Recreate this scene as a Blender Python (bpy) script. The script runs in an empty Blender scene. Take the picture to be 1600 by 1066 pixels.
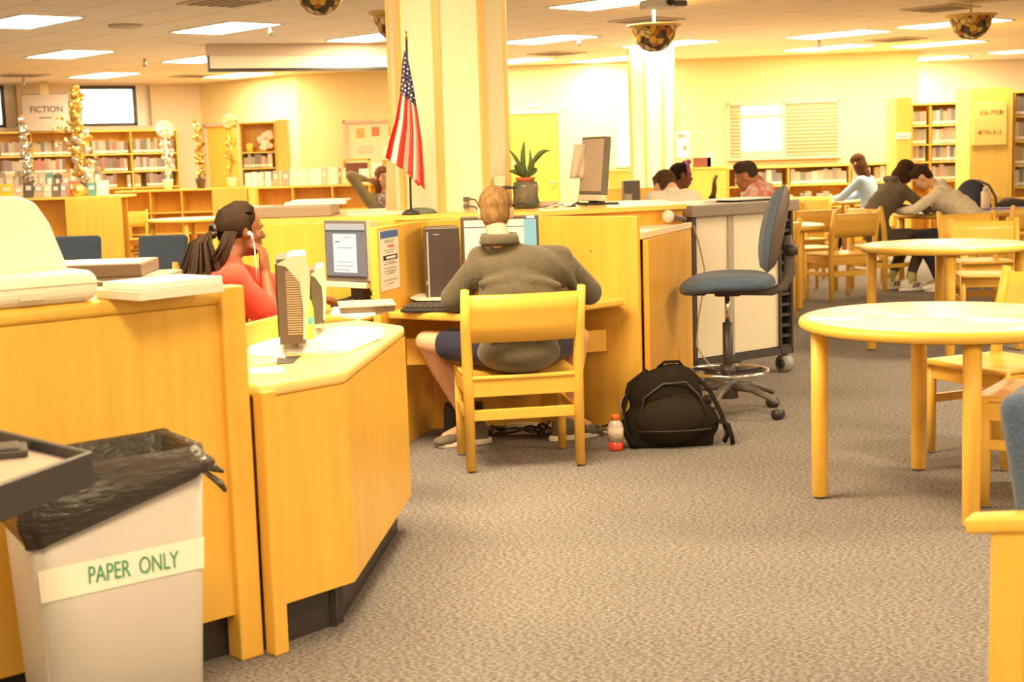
import bpy, bmesh, math, random
from mathutils import Vector, Matrix, Euler, noise as mnoise
random.seed(7)
PI = math.pi
C = bpy.context.scene.collection
sc = bpy.context.scene

# ---------------------------------------------------------------- camera
FPX, EYE = 2222.0, 1.42
PITCH, ROLL = math.atan(287 / FPX), math.atan(.031)
cr, sr, cp, sp = math.cos(ROLL), math.sin(ROLL), math.cos(PITCH), math.sin(PITCH)
CAM_R = Vector((cr, -sr * sp, -sr * cp))
CAM_U = Vector((sr, cr * sp, cr * cp))
CAM_F = Vector((0, cp, -sp))
cam_data = bpy.data.cameras.new('camera')
cam_data.sensor_width = 36
cam_data.lens = FPX / 1600 * 36
cam_data.clip_end = 200
cam_data.dof.use_dof = True
cam_data.dof.focus_distance = 6.6
cam_data.dof.aperture_fstop = 5.0
cam = bpy.data.objects.new('camera', cam_data)
C.objects.link(cam)
M = Matrix((CAM_R, CAM_U, -CAM_F)).transposed().to_4x4()
M.translation = Vector((0, 0, EYE))
cam.matrix_world = M
sc.camera = cam

def ray(px, py):
    u, v = (px - 800) / FPX, -(py - 533) / FPX
    return CAM_F + CAM_R * u + CAM_U * v

def P(px, py, z=0.0):
    d = ray(px, py); t = (z - EYE) / d.z
    return Vector((d.x * t, d.y * t, z))

def Q(px, py, y):
    d = ray(px, py); t = y / d.y
    return Vector((d.x * t, y, EYE + d.z * t))

# ---------------------------------------------------------------- world, exposure
LIGHT = (1.0, .775, .455)
GAIN = 4.8
LSTR = 11.0
world = bpy.data.worlds.new('world'); sc.world = world
world.use_nodes = True
world.node_tree.nodes['Background'].inputs[0].default_value = (.86, .93, 1, 1)
world.node_tree.nodes['Background'].inputs[1].default_value = 3.0
sc.view_settings.view_transform = 'Standard'
sc.view_settings.look = 'None'
sc.view_settings.exposure = math.log2(GAIN)
sc.view_settings.gamma = 1
sc.view_settings.use_curve_mapping = False
sc.cycles.use_denoising = True
sc.cycles.max_bounces = 10
sc.cycles.diffuse_bounces = 6
sc.cycles.glossy_bounces = 4
sc.cycles.transmission_bounces = 6
sc.cycles.transparent_max_bounces = 8
sc.cycles.sample_clamp_indirect = 6
sc.cycles.caustics_reflective = False
sc.cycles.caustics_refractive = False

# ---------------------------------------------------------------- materials
MATS = {}
def mat(name, col, rough=.6, metal=0., bump=0., bscale=60., var=0., vscale=8., stretch=(1, 1, 1), emit=None, estr=0., alpha=1., trans=0., spec=.5, sheen=0., col2=None):
    if name in MATS: return MATS[name]
    m = bpy.data.materials.new(name); m.use_nodes = True
    nt = m.node_tree; b = nt.nodes['Principled BSDF']
    b.inputs['Base Color'].default_value = (*col, 1)
    b.inputs['Roughness'].default_value = rough
    b.inputs['Metallic'].default_value = metal
    b.inputs['Specular IOR Level'].default_value = spec
    if sheen: b.inputs['Sheen Weight'].default_value = sheen
    if trans: b.inputs['Transmission Weight'].default_value = trans
    if alpha < 1: b.inputs['Alpha'].default_value = alpha
    if emit:
        b.inputs['Emission Color'].default_value = (*emit, 1); b.inputs['Emission Strength'].default_value = estr
    if var or bump or col2:
        tc = nt.nodes.new('ShaderNodeTexCoord'); mp = nt.nodes.new('ShaderNodeMapping')
        nt.links.new(tc.outputs['Object'], mp.inputs[0]); mp.inputs['Scale'].default_value = stretch
        if var or col2:
            n = nt.nodes.new('ShaderNodeTexNoise'); n.inputs['Scale'].default_value = vscale; n.inputs['Detail'].default_value = 5
            nt.links.new(mp.outputs[0], n.inputs['Vector'])
            r = nt.nodes.new('ShaderNodeValToRGB'); nt.links.new(n.outputs['Fac'], r.inputs[0])
            c2 = col2 if col2 else tuple(max(0, c * (1 - var)) for c in col)
            r.color_ramp.elements[0].color = (*c2, 1); r.color_ramp.elements[0].position = .35
            r.color_ramp.elements[1].color = (*col, 1); r.color_ramp.elements[1].position = .65
            nt.links.new(r.outputs[0], b.inputs['Base Color'])
        if bump:
            n2 = nt.nodes.new('ShaderNodeTexNoise'); n2.inputs['Scale'].default_value = bscale; n2.inputs['Detail'].default_value = 4
            nt.links.new(mp.outputs[0], n2.inputs['Vector'])
            bp = nt.nodes.new('ShaderNodeBump'); bp.inputs['Strength'].default_value = bump; bp.inputs['Distance'].default_value = .01
            nt.links.new(n2.outputs['Fac'], bp.inputs['Height']); nt.links.new(bp.outputs[0], b.inputs['Normal'])
    MATS[name] = m
    return m

# carpet
def carpet_mat():
    m = bpy.data.materials.new('carpet'); m.use_nodes = True; nt = m.node_tree; b = nt.nodes['Principled BSDF']
    tc = nt.nodes.new('ShaderNodeTexCoord')
    n1 = nt.nodes.new('ShaderNodeTexNoise'); n1.inputs['Scale'].default_value = 120; n1.inputs['Detail'].default_value = 4
    n2 = nt.nodes.new('ShaderNodeTexNoise'); n2.inputs['Scale'].default_value = 1.3; n2.inputs['Detail'].default_value = 3
    mpc = nt.nodes.new('ShaderNodeMapping'); mpc.inputs['Rotation'].default_value = (0, 0, .5); mpc.inputs['Scale'].default_value = (.55, 1.25, 1); nt.links.new(tc.outputs['Object'], mpc.inputs[0])
    for n in (n1, n2): nt.links.new(mpc.outputs[0], n.inputs['Vector'])
    r = nt.nodes.new('ShaderNodeValToRGB'); nt.links.new(n1.outputs['Fac'], r.inputs[0])
    r.color_ramp.elements[0].position = .40; r.color_ramp.elements[0].color = (.13, .118, .118, 1)
    r.color_ramp.elements[1].position = .60; r.color_ramp.elements[1].color = (.36, .333, .318, 1)
    mx = nt.nodes.new('ShaderNodeMixRGB'); mx.blend_type = 'MULTIPLY'; mx.inputs[0].default_value = .25
    nt.links.new(r.outputs[0], mx.inputs[1]); nt.links.new(n2.outputs['Fac'], mx.inputs[2])
    nt.links.new(mx.outputs[0], b.inputs['Base Color'])
    b.inputs['Roughness'].default_value = .95; b.inputs['Specular IOR Level'].default_value = .1
    bp = nt.nodes.new('ShaderNodeBump'); bp.inputs['Strength'].default_value = .45; bp.inputs['Distance'].default_value = .01
    nt.links.new(n1.outputs['Fac'], bp.inputs['Height']); nt.links.new(bp.outputs[0], b.inputs['Normal'])
    return m

def wood_mat(name, c1, c2, rough=.35, scale=1., axis='Z'):
    if name in MATS: return MATS[name]
    m = bpy.data.materials.new(name); m.use_nodes = True; nt = m.node_tree; b = nt.nodes['Principled BSDF']
    tc = nt.nodes.new('ShaderNodeTexCoord'); mp = nt.nodes.new('ShaderNodeMapping')
    s = {'Z': (9, 9, .7), 'X': (.7, 9, 9), 'Y': (9, .7, 9)}[axis]
    mp.inputs['Scale'].default_value = tuple(v * scale for v in s)
    nt.links.new(tc.outputs['Object'], mp.inputs[0])
    n = nt.nodes.new('ShaderNodeTexNoise'); n.inputs['Scale'].default_value = 2.2; n.inputs['Detail'].default_value = 7; n.inputs['Distortion'].default_value = .6
    nt.links.new(mp.outputs[0], n.inputs['Vector'])
    r = nt.nodes.new('ShaderNodeValToRGB'); nt.links.new(n.outputs['Fac'], r.inputs[0])
    r.color_ramp.elements[0].position = .3; r.color_ramp.elements[0].color = (*c2, 1)
    r.color_ramp.elements[1].position = .68; r.color_ramp.elements[1].color = (*c1, 1)
    nt.links.new(r.outputs[0], b.inputs['Base Color'])
    b.inputs['Roughness'].default_value = rough; b.inputs['Specular IOR Level'].default_value = .35
    MATS[name] = m
    return m

WOOD = wood_mat('maple', (.82, .50, .085), (.75, .43, .068))
WOODX = wood_mat('maple_across', (.82, .50, .085), (.75, .43, .068), axis='X')
WOODD = wood_mat('oak_veneer', (.76, .41, .06), (.68, .35, .048))
WOODL = wood_mat('pale_maple', (.86, .60, .14), (.80, .54, .11))
LAM = mat('table_laminate', (.86, .80, .64), .25, var=.06, vscale=5, stretch=(1, 6, 1), spec=.6)
BLACK = mat('black_plastic', (.035, .03, .03), .45)
DARK = mat('dark_plastic', (.10, .085, .08), .5)
GREY = mat('grey_plastic', (.33, .32, .31), .5)
BEIGE = mat('beige_plastic', (.74, .70, .60), .45)
WHITE = mat('white_paper', (.88, .87, .86), .7)
CHROME = mat('chrome', (.8, .8, .8), .15, 1.)
STEEL = mat('brushed_steel', (.5, .5, .5), .35, 1.)
BLUEF = mat('blue_fabric', (.095, .14, .23), .9, bump=.35, bscale=220, var=.35, vscale=120, spec=.15, sheen=.2)
CARPET = carpet_mat()

# ---------------------------------------------------------------- mesh builder
class MB:
    def __init__(s): s.bm = bmesh.new(); s.mi = 0
    def faces(s, vs, fs, smooth=False):
        bv = [s.bm.verts.new(v) for v in vs]
        out = []
        for f in fs:
            try:
                fc = s.bm.faces.new([bv[i] for i in f]); fc.material_index = s.mi; fc.smooth = smooth; out.append(fc)
            except ValueError: pass
        return s
    def box(s, c, d, rz=0, rx=0, ry=0, taper=1.):
        R = Euler((rx, ry, rz)).to_matrix(); c = Vector(c)
        vs = []
        for z in (-.5, .5):
            t = taper if z < 0 else 1.
            for x, y in ((-.5, -.5), (.5, -.5), (.5, .5), (-.5, .5)):
                vs.append(c + R @ Vector((x * d[0] * t, y * d[1] * t, z * d[2])))
        return s.faces(vs, [(0, 3, 2, 1), (4, 5, 6, 7), (0, 1, 5, 4), (1, 2, 6, 5), (2, 3, 7, 6), (3, 0, 4, 7)])
    def bx(s, x0, y0, z0, x1, y1, z1):
        return s.box(((x0 + x1) / 2, (y0 + y1) / 2, (z0 + z1) / 2), (abs(x1 - x0), abs(y1 - y0), abs(z1 - z0)))
    def prism(s, pts, z0, z1):
        n = len(pts)
        a = sum(pts[i][0] * pts[(i + 1) % n][1] - pts[(i + 1) % n][0] * pts[i][1] for i in range(n))
        if a < 0: pts = list(reversed(pts))
        vs = [Vector((p[0], p[1], z0)) for p in pts] + [Vector((p[0], p[1], z1)) for p in pts]
        return s.faces(vs, [tuple(reversed(range(n))), tuple(range(n, 2 * n))] + [(i, (i + 1) % n, n + (i + 1) % n, n + i) for i in range(n)])
    def wall(s, a, b, z0, z1, th=.03):
        a, b = Vector(a[:2]), Vector(b[:2]); d = (b - a).normalized(); n = Vector((-d.y, d.x)) * th / 2
        return s.prism([a - n, b - n, b + n, a + n], z0, z1)
    def tube(s, pts, rs, n=10, cap=True, squash=1.):
        pts = [Vector(p) for p in pts]
        if not hasattr(rs, '__len__'): rs = [rs] * len(pts)
        up = Vector((0, 0, 1)); rings = []; vs = []
        prev = None
        for i, p in enumerate(pts):
            t = (pts[min(i + 1, len(pts) - 1)] - pts[max(i - 1, 0)])
            if t.length < 1e-9: t = Vector((0, 0, 1))
            t.normalize()
            if prev is None:
                a = t.cross(up)
                if a.length < .05: a = t.cross(Vector((0, 1, 0)))
            else:
                a = prev - t * prev.dot(t)
                if a.length < 1e-6: a = t.cross(up)
            a.normalize(); prev = a; b = t.cross(a)
            for k in range(n):
                an = 2 * PI * k / n
                vs.append(p + a * math.cos(an) * rs[i] + b * math.sin(an) * rs[i] * squash)
        m = len(pts)
        fs = [(i * n + k, i * n + (k + 1) % n, (i + 1) * n + (k + 1) % n, (i + 1) * n + k) for i in range(m - 1) for k in range(n)]
        if cap: fs += [tuple(reversed(range(n))), tuple((m - 1) * n + k for k in range(n))]
        return s.faces(vs, fs, True)
    def cyl(s, a, b, r, r2=None, n=16): return s.tube([a, b], [r, r if r2 is None else r2], n)
    def lathe(s, prof, n=24, c=(0, 0, 0), arc=1., sx=1., sy=1.):
        c = Vector(c); vs = []
        for r, z in prof:
            for k in range(n):
                a = 2 * PI * k / n
                vs.append(c + Vector((r * math.cos(a) * sx, r * math.sin(a) * sy, z)))
        m = len(prof)
        fs = [(i * n + k, i * n + (k + 1) % n, (i + 1) * n + (k + 1) % n, (i + 1) * n + k) for i in range(m - 1) for k in range(n)]
        if prof[0][0] > 1e-6: fs.append(tuple(reversed(range(n))))
        if prof[-1][0] > 1e-6: fs.append(tuple((m - 1) * n + k for k in range(n)))
        return s.faces(vs, fs, True)
    def ell(s, c, r, R=None, seg=16, rings=10):
        c = Vector(c)
        if not hasattr(r, '__len__'): r = (r, r, r)
        vs = [Vector((0, 0, -r[2]))]
        for i in range(1, rings):
            ph = -PI / 2 + PI * i / rings
            for k in range(seg):
                a = 2 * PI * k / seg
                vs.append(Vector((r[0] * math.cos(ph) * math.cos(a), r[1] * math.cos(ph) * math.sin(a), r[2] * math.sin(ph))))
        vs.append(Vector((0, 0, r[2])))
        if R is not None: vs = [R @ v for v in vs]
        vs = [c + v for v in vs]
        fs = [(0, 1 + (k + 1) % seg, 1 + k) for k in range(seg)]
        for i in range(rings - 2):
            o = 1 + i * seg
            fs += [(o + k, o + (k + 1) % seg, o + seg + (k + 1) % seg, o + seg + k) for k in range(seg)]
        o = 1 + (rings - 2) * seg; L = len(vs) - 1
        fs += [(o + k, o + (k + 1) % seg, L) for k in range(seg)]
        return s.faces(vs, fs, True)
    def cap(s, a, b, r1, r2):      # tapered capsule for the remeshed bodies
        s.ell(a, r1, seg=12, rings=8); s.ell(b, r2, seg=12, rings=8)
        return s.cyl(a, b, r1, r2, 12)
    def grid(s, f, nu, nv, matf=None, smooth=True):
        vs = [s.bm.verts.new(f(i / nu, j / nv)) for j in range(nv + 1) for i in range(nu + 1)]
        for j in range(nv):
            for i in range(nu):
                q = j * (nu + 1) + i
                fc = s.bm.faces.new((vs[q], vs[q + 1], vs[q + nu + 2], vs[q + nu + 1])); fc.smooth = smooth
                fc.material_index = matf((i + .5) / nu, (j + .5) / nv) if matf else s.mi
        return s
    def mesh(s, name, mats):
        me = bpy.data.meshes.new(name); s.bm.normal_update(); s.bm.to_mesh(me); s.bm.free()
        for m in (mats if isinstance(mats, (list, tuple)) else [mats]): me.materials.append(m)
        return me
    def obj(s, name, mats, parent=None, bevel=0., label=None, kind=None, world=False, solid=0., seg=2, sub=0):
        if world and parent is not None:
            o0 = Vector(parent.location)
            pp = parent.parent
            while pp is not None: o0 = o0 + Vector(pp.location); pp = pp.parent
            for v in s.bm.verts: v.co -= o0
        o = bpy.data.objects.new(name, s.mesh(name, mats)); C.objects.link(o)
        if parent is not None: o.parent = parent
        if solid:
            md = o.modifiers.new('solid', 'SOLIDIFY'); md.thickness = solid; md.offset = 0
        if bevel:
            md = o.modifiers.new('bevel', 'BEVEL'); md.width = bevel; md.segments = seg; md.limit_method = 'ANGLE'; md.angle_limit = .6
        if sub:
            md = o.modifiers.new('sub', 'SUBSURF'); md.levels = sub; md.render_levels = sub
        if label: o['label'] = label
        if kind: o['kind'] = kind
        return o

def tag(o, label, cat, group=None, kind=None):
    o['label'] = label; o['category'] = cat
    if group: o['group'] = group
    if kind: o['kind'] = kind
    return o

def T(name, label, cat, loc=(0, 0, 0), rz=0., group=None):
    o = bpy.data.objects.new(name, None); C.objects.link(o); o.empty_display_size = .1
    o.location = loc; o.rotation_euler = (0, 0, rz)
    return tag(o, label, cat, group)

def dup(root, loc, rz=0., label=None, group=None, sc_=None):
    def cp_(o, par):
        c = o.copy(); C.objects.link(c); c.parent = par
        for ch in o.children: cp_(ch, c)
        return c
    r = cp_(root, None)
    r.location = loc; r.rotation_euler = (0, 0, rz)
    if label: r['label'] = label
    if group: r['group'] = group
    if sc_: r.scale = sc_
    return r

def text(name, body, size, m, parent, loc, rot, align='CENTER', extr=.0004, xs=1., bold=0.):
    cu = bpy.data.curves.new(name, 'FONT'); cu.body = body; cu.size = size; cu.align_x = align; cu.align_y = 'CENTER'
    cu.extrude = extr; cu.offset = bold
    cu.materials.append(m)
    o = bpy.data.objects.new(name, cu); C.objects.link(o)
    dg = bpy.context.evaluated_depsgraph_get(); dg.update()
    me = bpy.data.meshes.new_from_object(o.evaluated_get(dg)); bpy.data.objects.remove(o)
    o = bpy.data.objects.new(name, me); C.objects.link(o); o.parent = parent
    if not me.materials: me.materials.append(m)
    o.location = loc; o.rotation_euler = rot; o.scale = (xs, 1, 1)
    return o

def remesh(mb, name, mats, parent, voxel=.012, smooth=4, label=None, loc=None, fn=None):
    """union of the primitives into one continuous skin"""
    o = mb.obj(name, mats)
    md = o.modifiers.new('r', 'REMESH'); md.mode = 'VOXEL'; md.voxel_size = voxel; md.use_smooth_shade = True
    if smooth:
        ms = o.modifiers.new('s', 'SMOOTH'); ms.iterations = smooth; ms.factor = .6
    dg = bpy.context.evaluated_depsgraph_get(); dg.update()
    me = bpy.data.meshes.new_from_object(o.evaluated_get(dg))
    old = o.data; o.modifiers.clear(); o.data = me; bpy.data.meshes.remove(old)
    me.name = name
    if not me.materials:
        for m in (mats if isinstance(mats, (list, tuple)) else [mats]): me.materials.append(m)
    if fn: fn(me)
    if parent is not None:
        off = Vector(parent.location)
        me.transform(Matrix.Translation(-off)); o.parent = parent
    for p in me.polygons: p.use_smooth = True
    if label: o['label'] = label
    return o
# ================================================================ the room
CZ = 2.85
def struct(mb, name, m, **k):
    o = mb.obj(name, m, **k); o['kind'] = 'structure'; return o
struct(MB().faces([(-16, -5, 0), (16, -5, 0), (16, 27, 0), (-16, 27, 0)], [(0, 1, 2, 3)]), 'floor', CARPET)

def ceil_mat():
    m = bpy.data.materials.new('ceiling_tile'); m.use_nodes = True; nt = m.node_tree; b = nt.nodes['Principled BSDF']
    tc = nt.nodes.new('ShaderNodeTexCoord'); mp = nt.nodes.new('ShaderNodeMapping'); mp.inputs['Rotation'].default_value = (0, 0, math.radians(50))
    nt.links.new(tc.outputs['Object'], mp.inputs[0])
    br = nt.nodes.new('ShaderNodeTexBrick'); br.offset = 0; br.inputs['Scale'].default_value = 1
    br.inputs['Brick Width'].default_value = 1.22; br.inputs['Row Height'].default_value = .61
    br.inputs['Mortar Size'].default_value = .008
    br.inputs['Color1'].default_value = (.96, .87, .75, 1); br.inputs['Color2'].default_value = (.94, .85, .73, 1); br.inputs['Mortar'].default_value = (.62, .56, .5, 1)
    nt.links.new(mp.outputs[0], br.inputs['Vector']); nt.links.new(br.outputs['Color'], b.inputs['Base Color'])
    b.inputs['Roughness'].default_value = .9
    return m
struct(MB().bx(-16, -5, CZ, 16, 27, CZ + .06), 'ceiling', ceil_mat())

WALL_L = mat('wall_paint_pale', (.72, .63, .53), .85, bump=.1, bscale=40)
WALL_C = mat('wall_paint_cream', (.77, .67, .38), .85, bump=.1, bscale=40)
# left wall with two window openings
A0 = P(-700, 130.5, CZ); A1 = P(311, 131, CZ)
wa = (A1 - A0); wa.z = 0; LW = wa.length; wd = wa.normalized(); wn = Vector((wd.y, -wd.x, 0))   # wn looks into the room
def on_left(px, py):            # where the sight line meets the left wall: (distance along it, height)
    d = ray(px, py); o = Vector((0, 0, EYE)); t = (A0 - o).dot(wn) / d.dot(wn); h = o + d * t
    return (h - A0).dot(wd), h.z
def wall_with_holes(name, a0, d, n, L, holes, m, th=.25):
    mb = MB(); xs = sorted(set([0, L] + [v for h in holes for v in (h[0], h[1])]))
    for i in range(len(xs) - 1):
        x0, x1 = xs[i], xs[i + 1]; hs = [h for h in holes if h[0] <= x0 + 1e-6 and h[1] >= x1 - 1e-6]
        segs = [(0, CZ)]
        for h in hs: segs = [(0, h[2]), (h[3], CZ)]
        for z0, z1 in segs:
            if z1 - z0 < 1e-3: continue
            p0, p1 = a0 + d * x0, a0 + d * x1
            mb.prism([(p0.x, p0.y), (p1.x, p1.y), (p1.x - n.x * th, p1.y - n.y * th), (p0.x - n.x * th, p0.y - n.y * th)], z0, z1)
    return struct(mb, name, m)
holes = []
for (xa, xb, ya, yb) in ((-130, 27, 133, 200), (126, 236, 131, 197)):
    s0, _ = on_left(xa, 160); s1, _ = on_left(xb, 160)
    holes.append((s0, s1, on_left(180, 197)[1], on_left(180, 133)[1]))
wall_with_holes('wall_left', A0, wd, wn, LW, holes, WALL_L)
GLASS = mat('window_glass', (.95, .97, 1), .05, trans=1., spec=.2)
FRAME = mat('dark_window_frame', (.07, .06, .06), .4)
for i, h in enumerate(holes):
    mid = A0 + wd * ((h[0] + h[1]) / 2) - wn * .2
    rz = math.atan2(wd.y, wd.x); w = h[1] - h[0] - .20
    x0 = -(h[1] - h[0]) / 2; x1 = x0 + w + (.0 if i else .04)
    g = T('window_%d' % (i + 1), '', '', (mid.x, mid.y, 0), rz); del g['label'], g['category']; g['kind'] = 'structure'
    z0, z1 = h[2], h[3]; f = .06
    MB().bx(x0, -.03, z0, x1, .03, z0 + f).bx(x0, -.03, z1 - f, x1, .03, z1).bx(x0, -.03, z0, x0 + f, .03, z1).bx(x1 - f, -.03, z0, x1, .03, z1).obj('window_frame', FRAME, g)
    MB().bx(x0 + f, -.004, z0 + f, x1 - f, .004, z1 - f).obj('pane', GLASS, g)
    MB().bx(x1, -.04, z0, -x0, .14, z1).obj('window_reveal', mat('white_reveal', (.9, .9, .93), .7), g)

B1 = P(463, 116, CZ)
def wallseg(name, a, b, m, th=.2, z0=0, z1=CZ, inset=True):
    a, b = Vector((a[0], a[1])), Vector((b[0], b[1])); d = (b - a).normalized(); n = Vector((-d.y, d.x)) * th
    return struct(MB().prism([a, b, b + n, a + n], z0, z1), name, m)
def flat(v): return (v.x, v.y)
D0 = (6.35, 22.1)
C1 = P(463, 116, CZ)
wallseg('wall_back_left', flat(A1), flat(C1), WALL_C)
wallseg('wall_back', flat(C1), D0, WALL_C)
wallseg('wall_right_return', D0, (6.85, 25.2), WALL_C)
wallseg('wall_right_back', (6.85, 25.2), (15.8, 25.0), mat('wall_paint_warm', (.82, .70, .55), .85))
wallseg('wall_right', (15.8, 25.2), (15.8, -4.8), WALL_L)
wallseg('wall_front', (15.8, -4.8), (-13.5, -4.8), WALL_L)
wallseg('wall_side_left', (-13.5, -4.8), flat(A0 - wn * .1), WALL_L)

bw = (Vector((D0[0], D0[1], 0)) - Vector((C1.x, C1.y, 0))).normalized(); bn = Vector((bw.y, -bw.x, 0)); brz = math.atan2(bw.y, bw.x)
C1f = Vector((C1.x, C1.y, 0))
def on_back(px, py):
    d = ray(px, py); o = Vector((0, 0, EYE)); t = (C1f - o).dot(bn) / d.dot(bn); h = o + d * t
    return h
def doorway(name, xa, xb, ytop, panel_m, hide=True, vision=False):
    a, b = on_back(xa, 200), on_back(xb, 200); zt = on_back((xa + xb) / 2, ytop).z
    mid = (a + b) / 2; w = (b - a).length
    g = T(name, '', '', (mid.x, mid.y, 0), brz); del g['label'], g['category']; g['kind'] = 'structure'
    fm = mat('taupe_frame', (.62, .52, .42), .5)
    MB().bx(-w / 2 - .05, -.06, 0, -w / 2 + .02, .0, zt + .05).bx(w / 2 - .02, -.06, 0, w / 2 + .05, 0, zt + .05).bx(-w / 2 - .05, -.06, zt, w / 2 + .05, 0, zt + .05).obj('door_frame', fm, g)
    p = MB().bx(-w / 2 + .02, -.035, .01, w / 2 - .02, -.0, zt).obj('door_panel', panel_m, g, bevel=.004)
    MB().tube([(w / 2 - .09, -.035, 1.0), (w / 2 - .09, -.09, 1.0), (w / 2 - .2, -.09, 1.0)], .012).obj('door_handle', STEEL, p)
    return g, w, zt
DOORM = wood_mat('yellow_door', (.88, .58, .10), (.82, .52, .08))
g, w, zt = doorway('door_1', 794, 875, 178, DOORM)
s = MB().bx(-.13, -.012, zt + .10, .13, 0, zt + .17).obj('room_sign', mat('sign_grey', (.35, .3, .25), .5), g)
MB().bx(-.11, -.016, zt + .115, .11, -.012, zt + .155).obj('sign_face', WHITE, s)

# narrow glazed door panels either side of the far column
def glazed(name, xa, xb, ya, yb, bright=True, mull=None, m_in=None, blinds=False):
    a, b = on_back(xa, 200), on_back(xb, 200); mid = (a + b) / 2; w = (b - a).length
    zt, zb = on_back((xa + xb) / 2, ya).z, on_back((xa + xb) / 2, yb).z
    g = T(name, '', '', (mid.x, mid.y, 0), brz); del g['label'], g['category']; g['kind'] = 'structure'
    fm = mat('taupe_frame', (.62, .52, .42), .5); f = .045
    mb = MB().bx(-w / 2, -.06, zb, -w / 2 + f, 0, zt).bx(w / 2 - f, -.06, zb, w / 2, 0, zt).bx(-w / 2, -.06, zt - f, w / 2, 0, zt).bx(-w / 2, -.08, zb, w / 2, 0, zb + f)
    for q in (mull or []): mb.bx(q * w - w / 2 - .03, -.06, zb, q * w - w / 2 + .03, 0, zt)
    mb.obj('window_frame', fm, g)
    return g, w, zb, zt
LIT = mat('lit_room_glow', (.9, .9, .85), .5, emit=(1, .97, .9), estr=1.3 / GAIN)
g, w, zb, zt = glazed('window_3', 960, 992, 170, 262)
MB().bx(-w / 2 + .04, -.02, zb + .04, w / 2 - .04, -.01, zt - .04).obj('pane', LIT, g)
MB().bx(-w / 2 + .04, -.035, zt - .36, w / 2 - .04, -.02, zt - .33).obj('glazing_bar', mat('taupe_frame', (0, 0, 0)), g)
g, w, zb, zt = glazed('window_4', 1041, 1052, 166, 268)
MB().bx(-w / 2 + .02, -.02, zb + .04, w / 2 - .02, -.01, zt - .04).obj('pane', mat('dull_pane', (.55, .42, .3), .3), g)
# office window with a lit pane and slatted blind
g, w, zb, zt = glazed('window_5', 1136, 1313, 158, 249, mull=[.5])
BL = mat('blind_slat', (.62, .50, .34), .5)
pn = MB().bx(-w / 2 + .04, -.02, zb + .04, w / 2 - .04, -.012, zt - .04).obj('pane', mat('office_pane', (.66, .54, .40), .25), g)
MB().bx(-w * .375, -.03, zb + .14, -w * .02, -.021, zb + .64).bx(-w * .375, -.03, zb + .70, -w * .02, -.021, zt - .06).obj('lit_office_window', LIT, g)
mb = MB()
for k in range(15): mb.box((w * .25, -.035, zb + .07 + k * .054), (w * .45, .02, .018), rx=.5)
mb.obj('venetian_blind', BL, g)
mb = MB()
for k in range(15): mb.box((-w * .43, -.035, zb + .07 + k * .054), (w * .10, .02, .018), rx=.5)
mb.obj('venetian_blind', BL, g)
# notice-board window left of the flag
a = on_back(536, 200); b = on_back(690, 200); mid = (a + b) / 2; w = (b - a).length; zt, zb = on_back(600, 186).z, on_back(600, 262).z
nb = T('notice_board', 'cream framed notice board with paper squares on back wall behind the flag', 'notice board', (mid.x, mid.y, zb), brz)
H = zt - zb; f = .05
MB().bx(-w / 2, -.05, 0, -w / 2 + f, -.005, H).bx(w / 2 - f, -.05, 0, w / 2, -.005, H).bx(-w / 2, -.05, H - f, w / 2, -.005, H).obj('frame', mat('taupe_frame', (0, 0, 0)), nb)
bd = MB().bx(-w / 2 + f, -.02, .0, w / 2 - f, -.006, H - f).obj('board', mat('board_cream', (.86, .74, .52), .8), nb)
for (x, z, ww, hh, c) in ((-.52, .56, .13, .15, (.7, .42, .12)), (-.27, .58, .12, .14, (.75, .2, .08)), (0.02, .58, .14, .16, (.8, .3, .1)), (-.45, .3, .24, .12, (.75, .62, .45)), (-.1, .25, .14, .18, (.9, .88, .8))):
    MB().box((x, -.024, z), (ww, .004, hh)).obj('pinned_paper', mat('paper_%g_%g' % (c[0], c[1]), c, .8), bd)

# left section door, seen above the low bookcase
def on_seg(p0, p1, px, py):
    d = ray(px, py); o = Vector((0, 0, EYE)); dd = (p1 - p0); dd.z = 0; dd.normalize(); n = Vector((dd.y, -dd.x, 0))
    t = (Vector((p0.x, p0.y, 0)) - o).dot(n) / d.dot(n); return o + d * t, dd, n
ha, dd, nn = on_seg(A1, C1, 327, 230); hb, _, _ = on_seg(A1, C1, 377, 230); ht, _, _ = on_seg(A1, C1, 350, 197)
g = T('door_2', '', '', ((ha.x + hb.x) / 2, (ha.y + hb.y) / 2, 0), math.atan2(dd.y, dd.x)); del g['label'], g['category']; g['kind'] = 'structure'
w = (hb - ha).length
MB().bx(-w / 2 - .06, -.07, 0, -w / 2, 0, ht.z + .06).bx(w / 2, -.07, 0, w / 2 + .06, 0, ht.z + .06).bx(-w / 2 - .06, -.07, ht.z, w / 2 + .06, 0, ht.z + .06).obj('door_frame', mat('taupe_frame', (0, 0, 0)), g)
MB().bx(-w / 2, -.03, .01, w / 2, -.001, ht.z).obj('door_panel', DOORM, g)

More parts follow.
